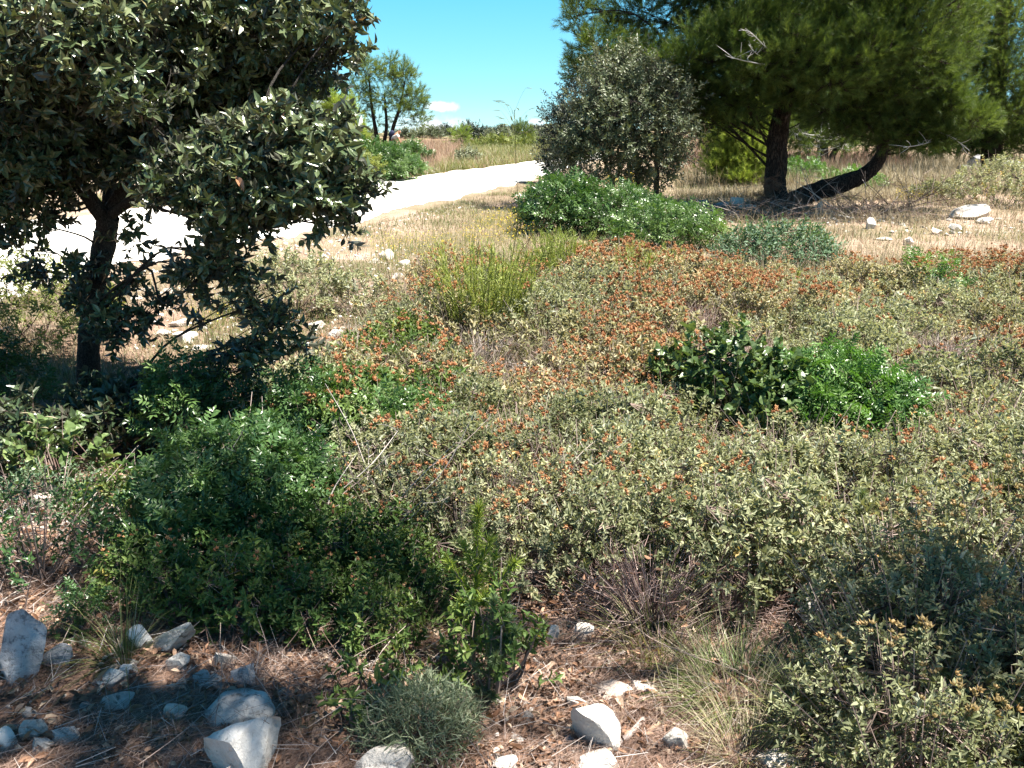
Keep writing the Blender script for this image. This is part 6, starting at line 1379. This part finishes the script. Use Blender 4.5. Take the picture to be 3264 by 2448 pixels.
stick([(280, 1905), (330, 1890), (400, 1880)], .005, 'thin pale stick lying on the litter above the fine tuft', 'whitetwig')
twig_tangle(2660, 690, 20, 1.3, .8, 'fan of dead grey branches right of the pine foot', r=.008, dy=.5, lift=.1)
twig_tangle(2900, 665, 26, 1.2, .8, 'thin bare branches sticking up right of the leaning stem', 'stem', r=.007, dy=.5, lift=.1)
twig_tangle(2330, 700, 24, 1.4, .4, 'dry brushwood along the shaded stone row', 'twig', r=.004, dy=.5, lift=.05)
twig_tangle(2780, 690, 70, 1.3, .35, 'dark dry brush in the pine shade below the leaning stem', 'stem', r=.005, dy=.7, lift=.1)
twig_tangle(2420, 690, 50, 1.2, .25, 'dark dry brush in front of the thick upright trunk', 'stem', r=.005, dy=.5, lift=.05)
# dead reddish pine sprays at the trunk
for px, py, w_, nn, lb in ((2440, 640, .55, 30, 'drooping dead reddish pine spray against the left of the trunk foot'), (2460, 585, .3, 22, 'dead pinkish pine tuft higher on the trunk foot'), (2540, 640, .4, 24, 'dead pinkish pine spray in the fork of the two stems')):
    c = at(px, py, PY - .55); b = np.array([c[0], c[1], gz(c[0], c[1])]); root = empty('dead_pine_spray', b, lb, 'dead branch'); st, fo = MB(), MB(); e = c - b
    pts, _ = tube(st, [np.array([.25, .3, .05]), e * [.6, .6, .6] + [.1, .1, 0], e], [.012, .01, .006], 5, smoothn=4, tint=.4)
    n = nn * 6; d = unit(rng.normal(size=(n, 3)) * [1, .7, .6] + [-.5, -.2, -.35]); P = e + rng.normal(size=(n, 3)) * w_ * .18
    T = needle_shoot(.12, 14, .10, .05, seed=3); inst(fo, T, P, roll(frames(d, rdirs(n)), rng.random(n) * 6), rng.uniform(.7, 1.3, n), rng.random(n))
    st.obj('stem', M['twig'], root); fo.obj('needles', M['dead_needle'], root)

# ------------------------------------------------------------------ person stooping beyond the track
def skin_body(name, joints, bones, mat, parent=None, lvl=2):
    me = bpy.data.meshes.new(name); me.from_pydata([j[0] for j in joints], bones, []); o = bpy.data.objects.new(name, me); COL.objects.link(o)
    bpy.context.view_layer.objects.active = o
    sk = o.modifiers.new('skin', 'SKIN'); ss = o.modifiers.new('sub', 'SUBSURF'); ss.levels = lvl; ss.render_levels = lvl
    for v, j in zip(me.skin_vertices[0].data, joints): v.radius = (j[1], j[1])
    me.skin_vertices[0].data[0].use_root = True
    dg = bpy.context.evaluated_depsgraph_get(); m2 = bpy.data.meshes.new_from_object(o.evaluated_get(dg)); o.modifiers.clear(); o.data = m2; m2.materials.clear(); m2.materials.append(mat)
    for p in m2.polygons: p.use_smooth = True
    if parent: o.parent = parent
    return o
M['skin'] = plain_mat('tanned_skin', [(0, (.32, .16, .10)), (1, (.34, .17, .11))], .6, .3)
M['navy'] = plain_mat('navy_cloth', [(0, (.02, .025, .06)), (1, (.03, .035, .08))], .8, .2)
M['olivecloth'] = plain_mat('olive_cloth', [(0, (.09, .10, .05)), (1, (.11, .12, .06))], .85, .2)
M['palecloth'] = plain_mat('pale_cloth', [(0, (.6, .6, .58)), (1, (.65, .65, .62))], .85, .2)
M['hair'] = plain_mat('dark_hair', [(0, (.015, .012, .01)), (1, (.03, .022, .018))], .6, .3)
yP = 43.0; c = at(1252, 505, yP); pb = np.array([c[0], yP, gz(c[0], yP) - .0]); 
per = empty('person', pb, 'person in navy and pale clothes stooping beside the three-stemmed tree', 'person')
# stooping to the right: hips high, trunk bent forward, one arm reaching down
J = [((0, 0, .82), .13), ((.12, -.02, 1.0), .13), ((.22, -.02, 1.16), .15), ((.30, -.02, 1.24), .06), ((.37, -.03, 1.27), .085), ((.43, -.04, 1.27), .07),
     ((.0, -.1, .78), .09), ((.04, -.11, .45), .065), ((-.02, -.11, .08), .045), ((.12, -.12, .04), .035), ((.0, .1, .78), .09), ((.06, .11, .45), .065), ((.0, .11, .08), .045), ((.14, .12, .04), .035),
     ((.26, -.19, 1.12), .06), ((.36, -.22, .88), .042), ((.48, -.2, .68), .03), ((.53, -.2, .62), .028), ((.26, .16, 1.12), .06), ((.34, .2, .88), .042), ((.40, .18, .68), .03), ((.43, .18, .61), .028)]
Bn = [(0, 1), (1, 2), (2, 3), (3, 4), (4, 5), (0, 6), (6, 7), (7, 8), (8, 9), (0, 10), (10, 11), (11, 12), (12, 13), (2, 14), (14, 15), (15, 16), (16, 17), (2, 18), (18, 19), (19, 20), (20, 21)]
skin_body('body', J, Bn, M['skin'], per)
skin_body('shirt', [((0.02, 0, .86), .15), ((.12, -.02, 1.01), .155), ((.22, -.02, 1.16), .17), ((.26, -.2, 1.11), .085), ((.32, -.22, .99), .06), ((.26, .17, 1.11), .085), ((.31, .2, .99), .06)], [(0, 1), (1, 2), (2, 3), (3, 4), (2, 5), (5, 6)], M['palecloth'], per)
skin_body('trousers', [((0, 0, .83), .155), ((0, -.1, .76), .11), ((.04, -.11, .45), .085), ((0, .1, .76), .11), ((.06, .11, .45), .085)], [(0, 1), (1, 2), (0, 3), (3, 4)], M['olivecloth'], per)
skin_body('backpack', [((-.10, -.02, 1.0), .13), ((.0, -.02, 1.2), .15), ((.08, -.02, 1.34), .11)], [(0, 1), (1, 2)], M['navy'], per)
skin_body('hair', [((.36, -.03, 1.31), .09), ((.41, -.04, 1.31), .06)], [(0, 1)], M['hair'], per)
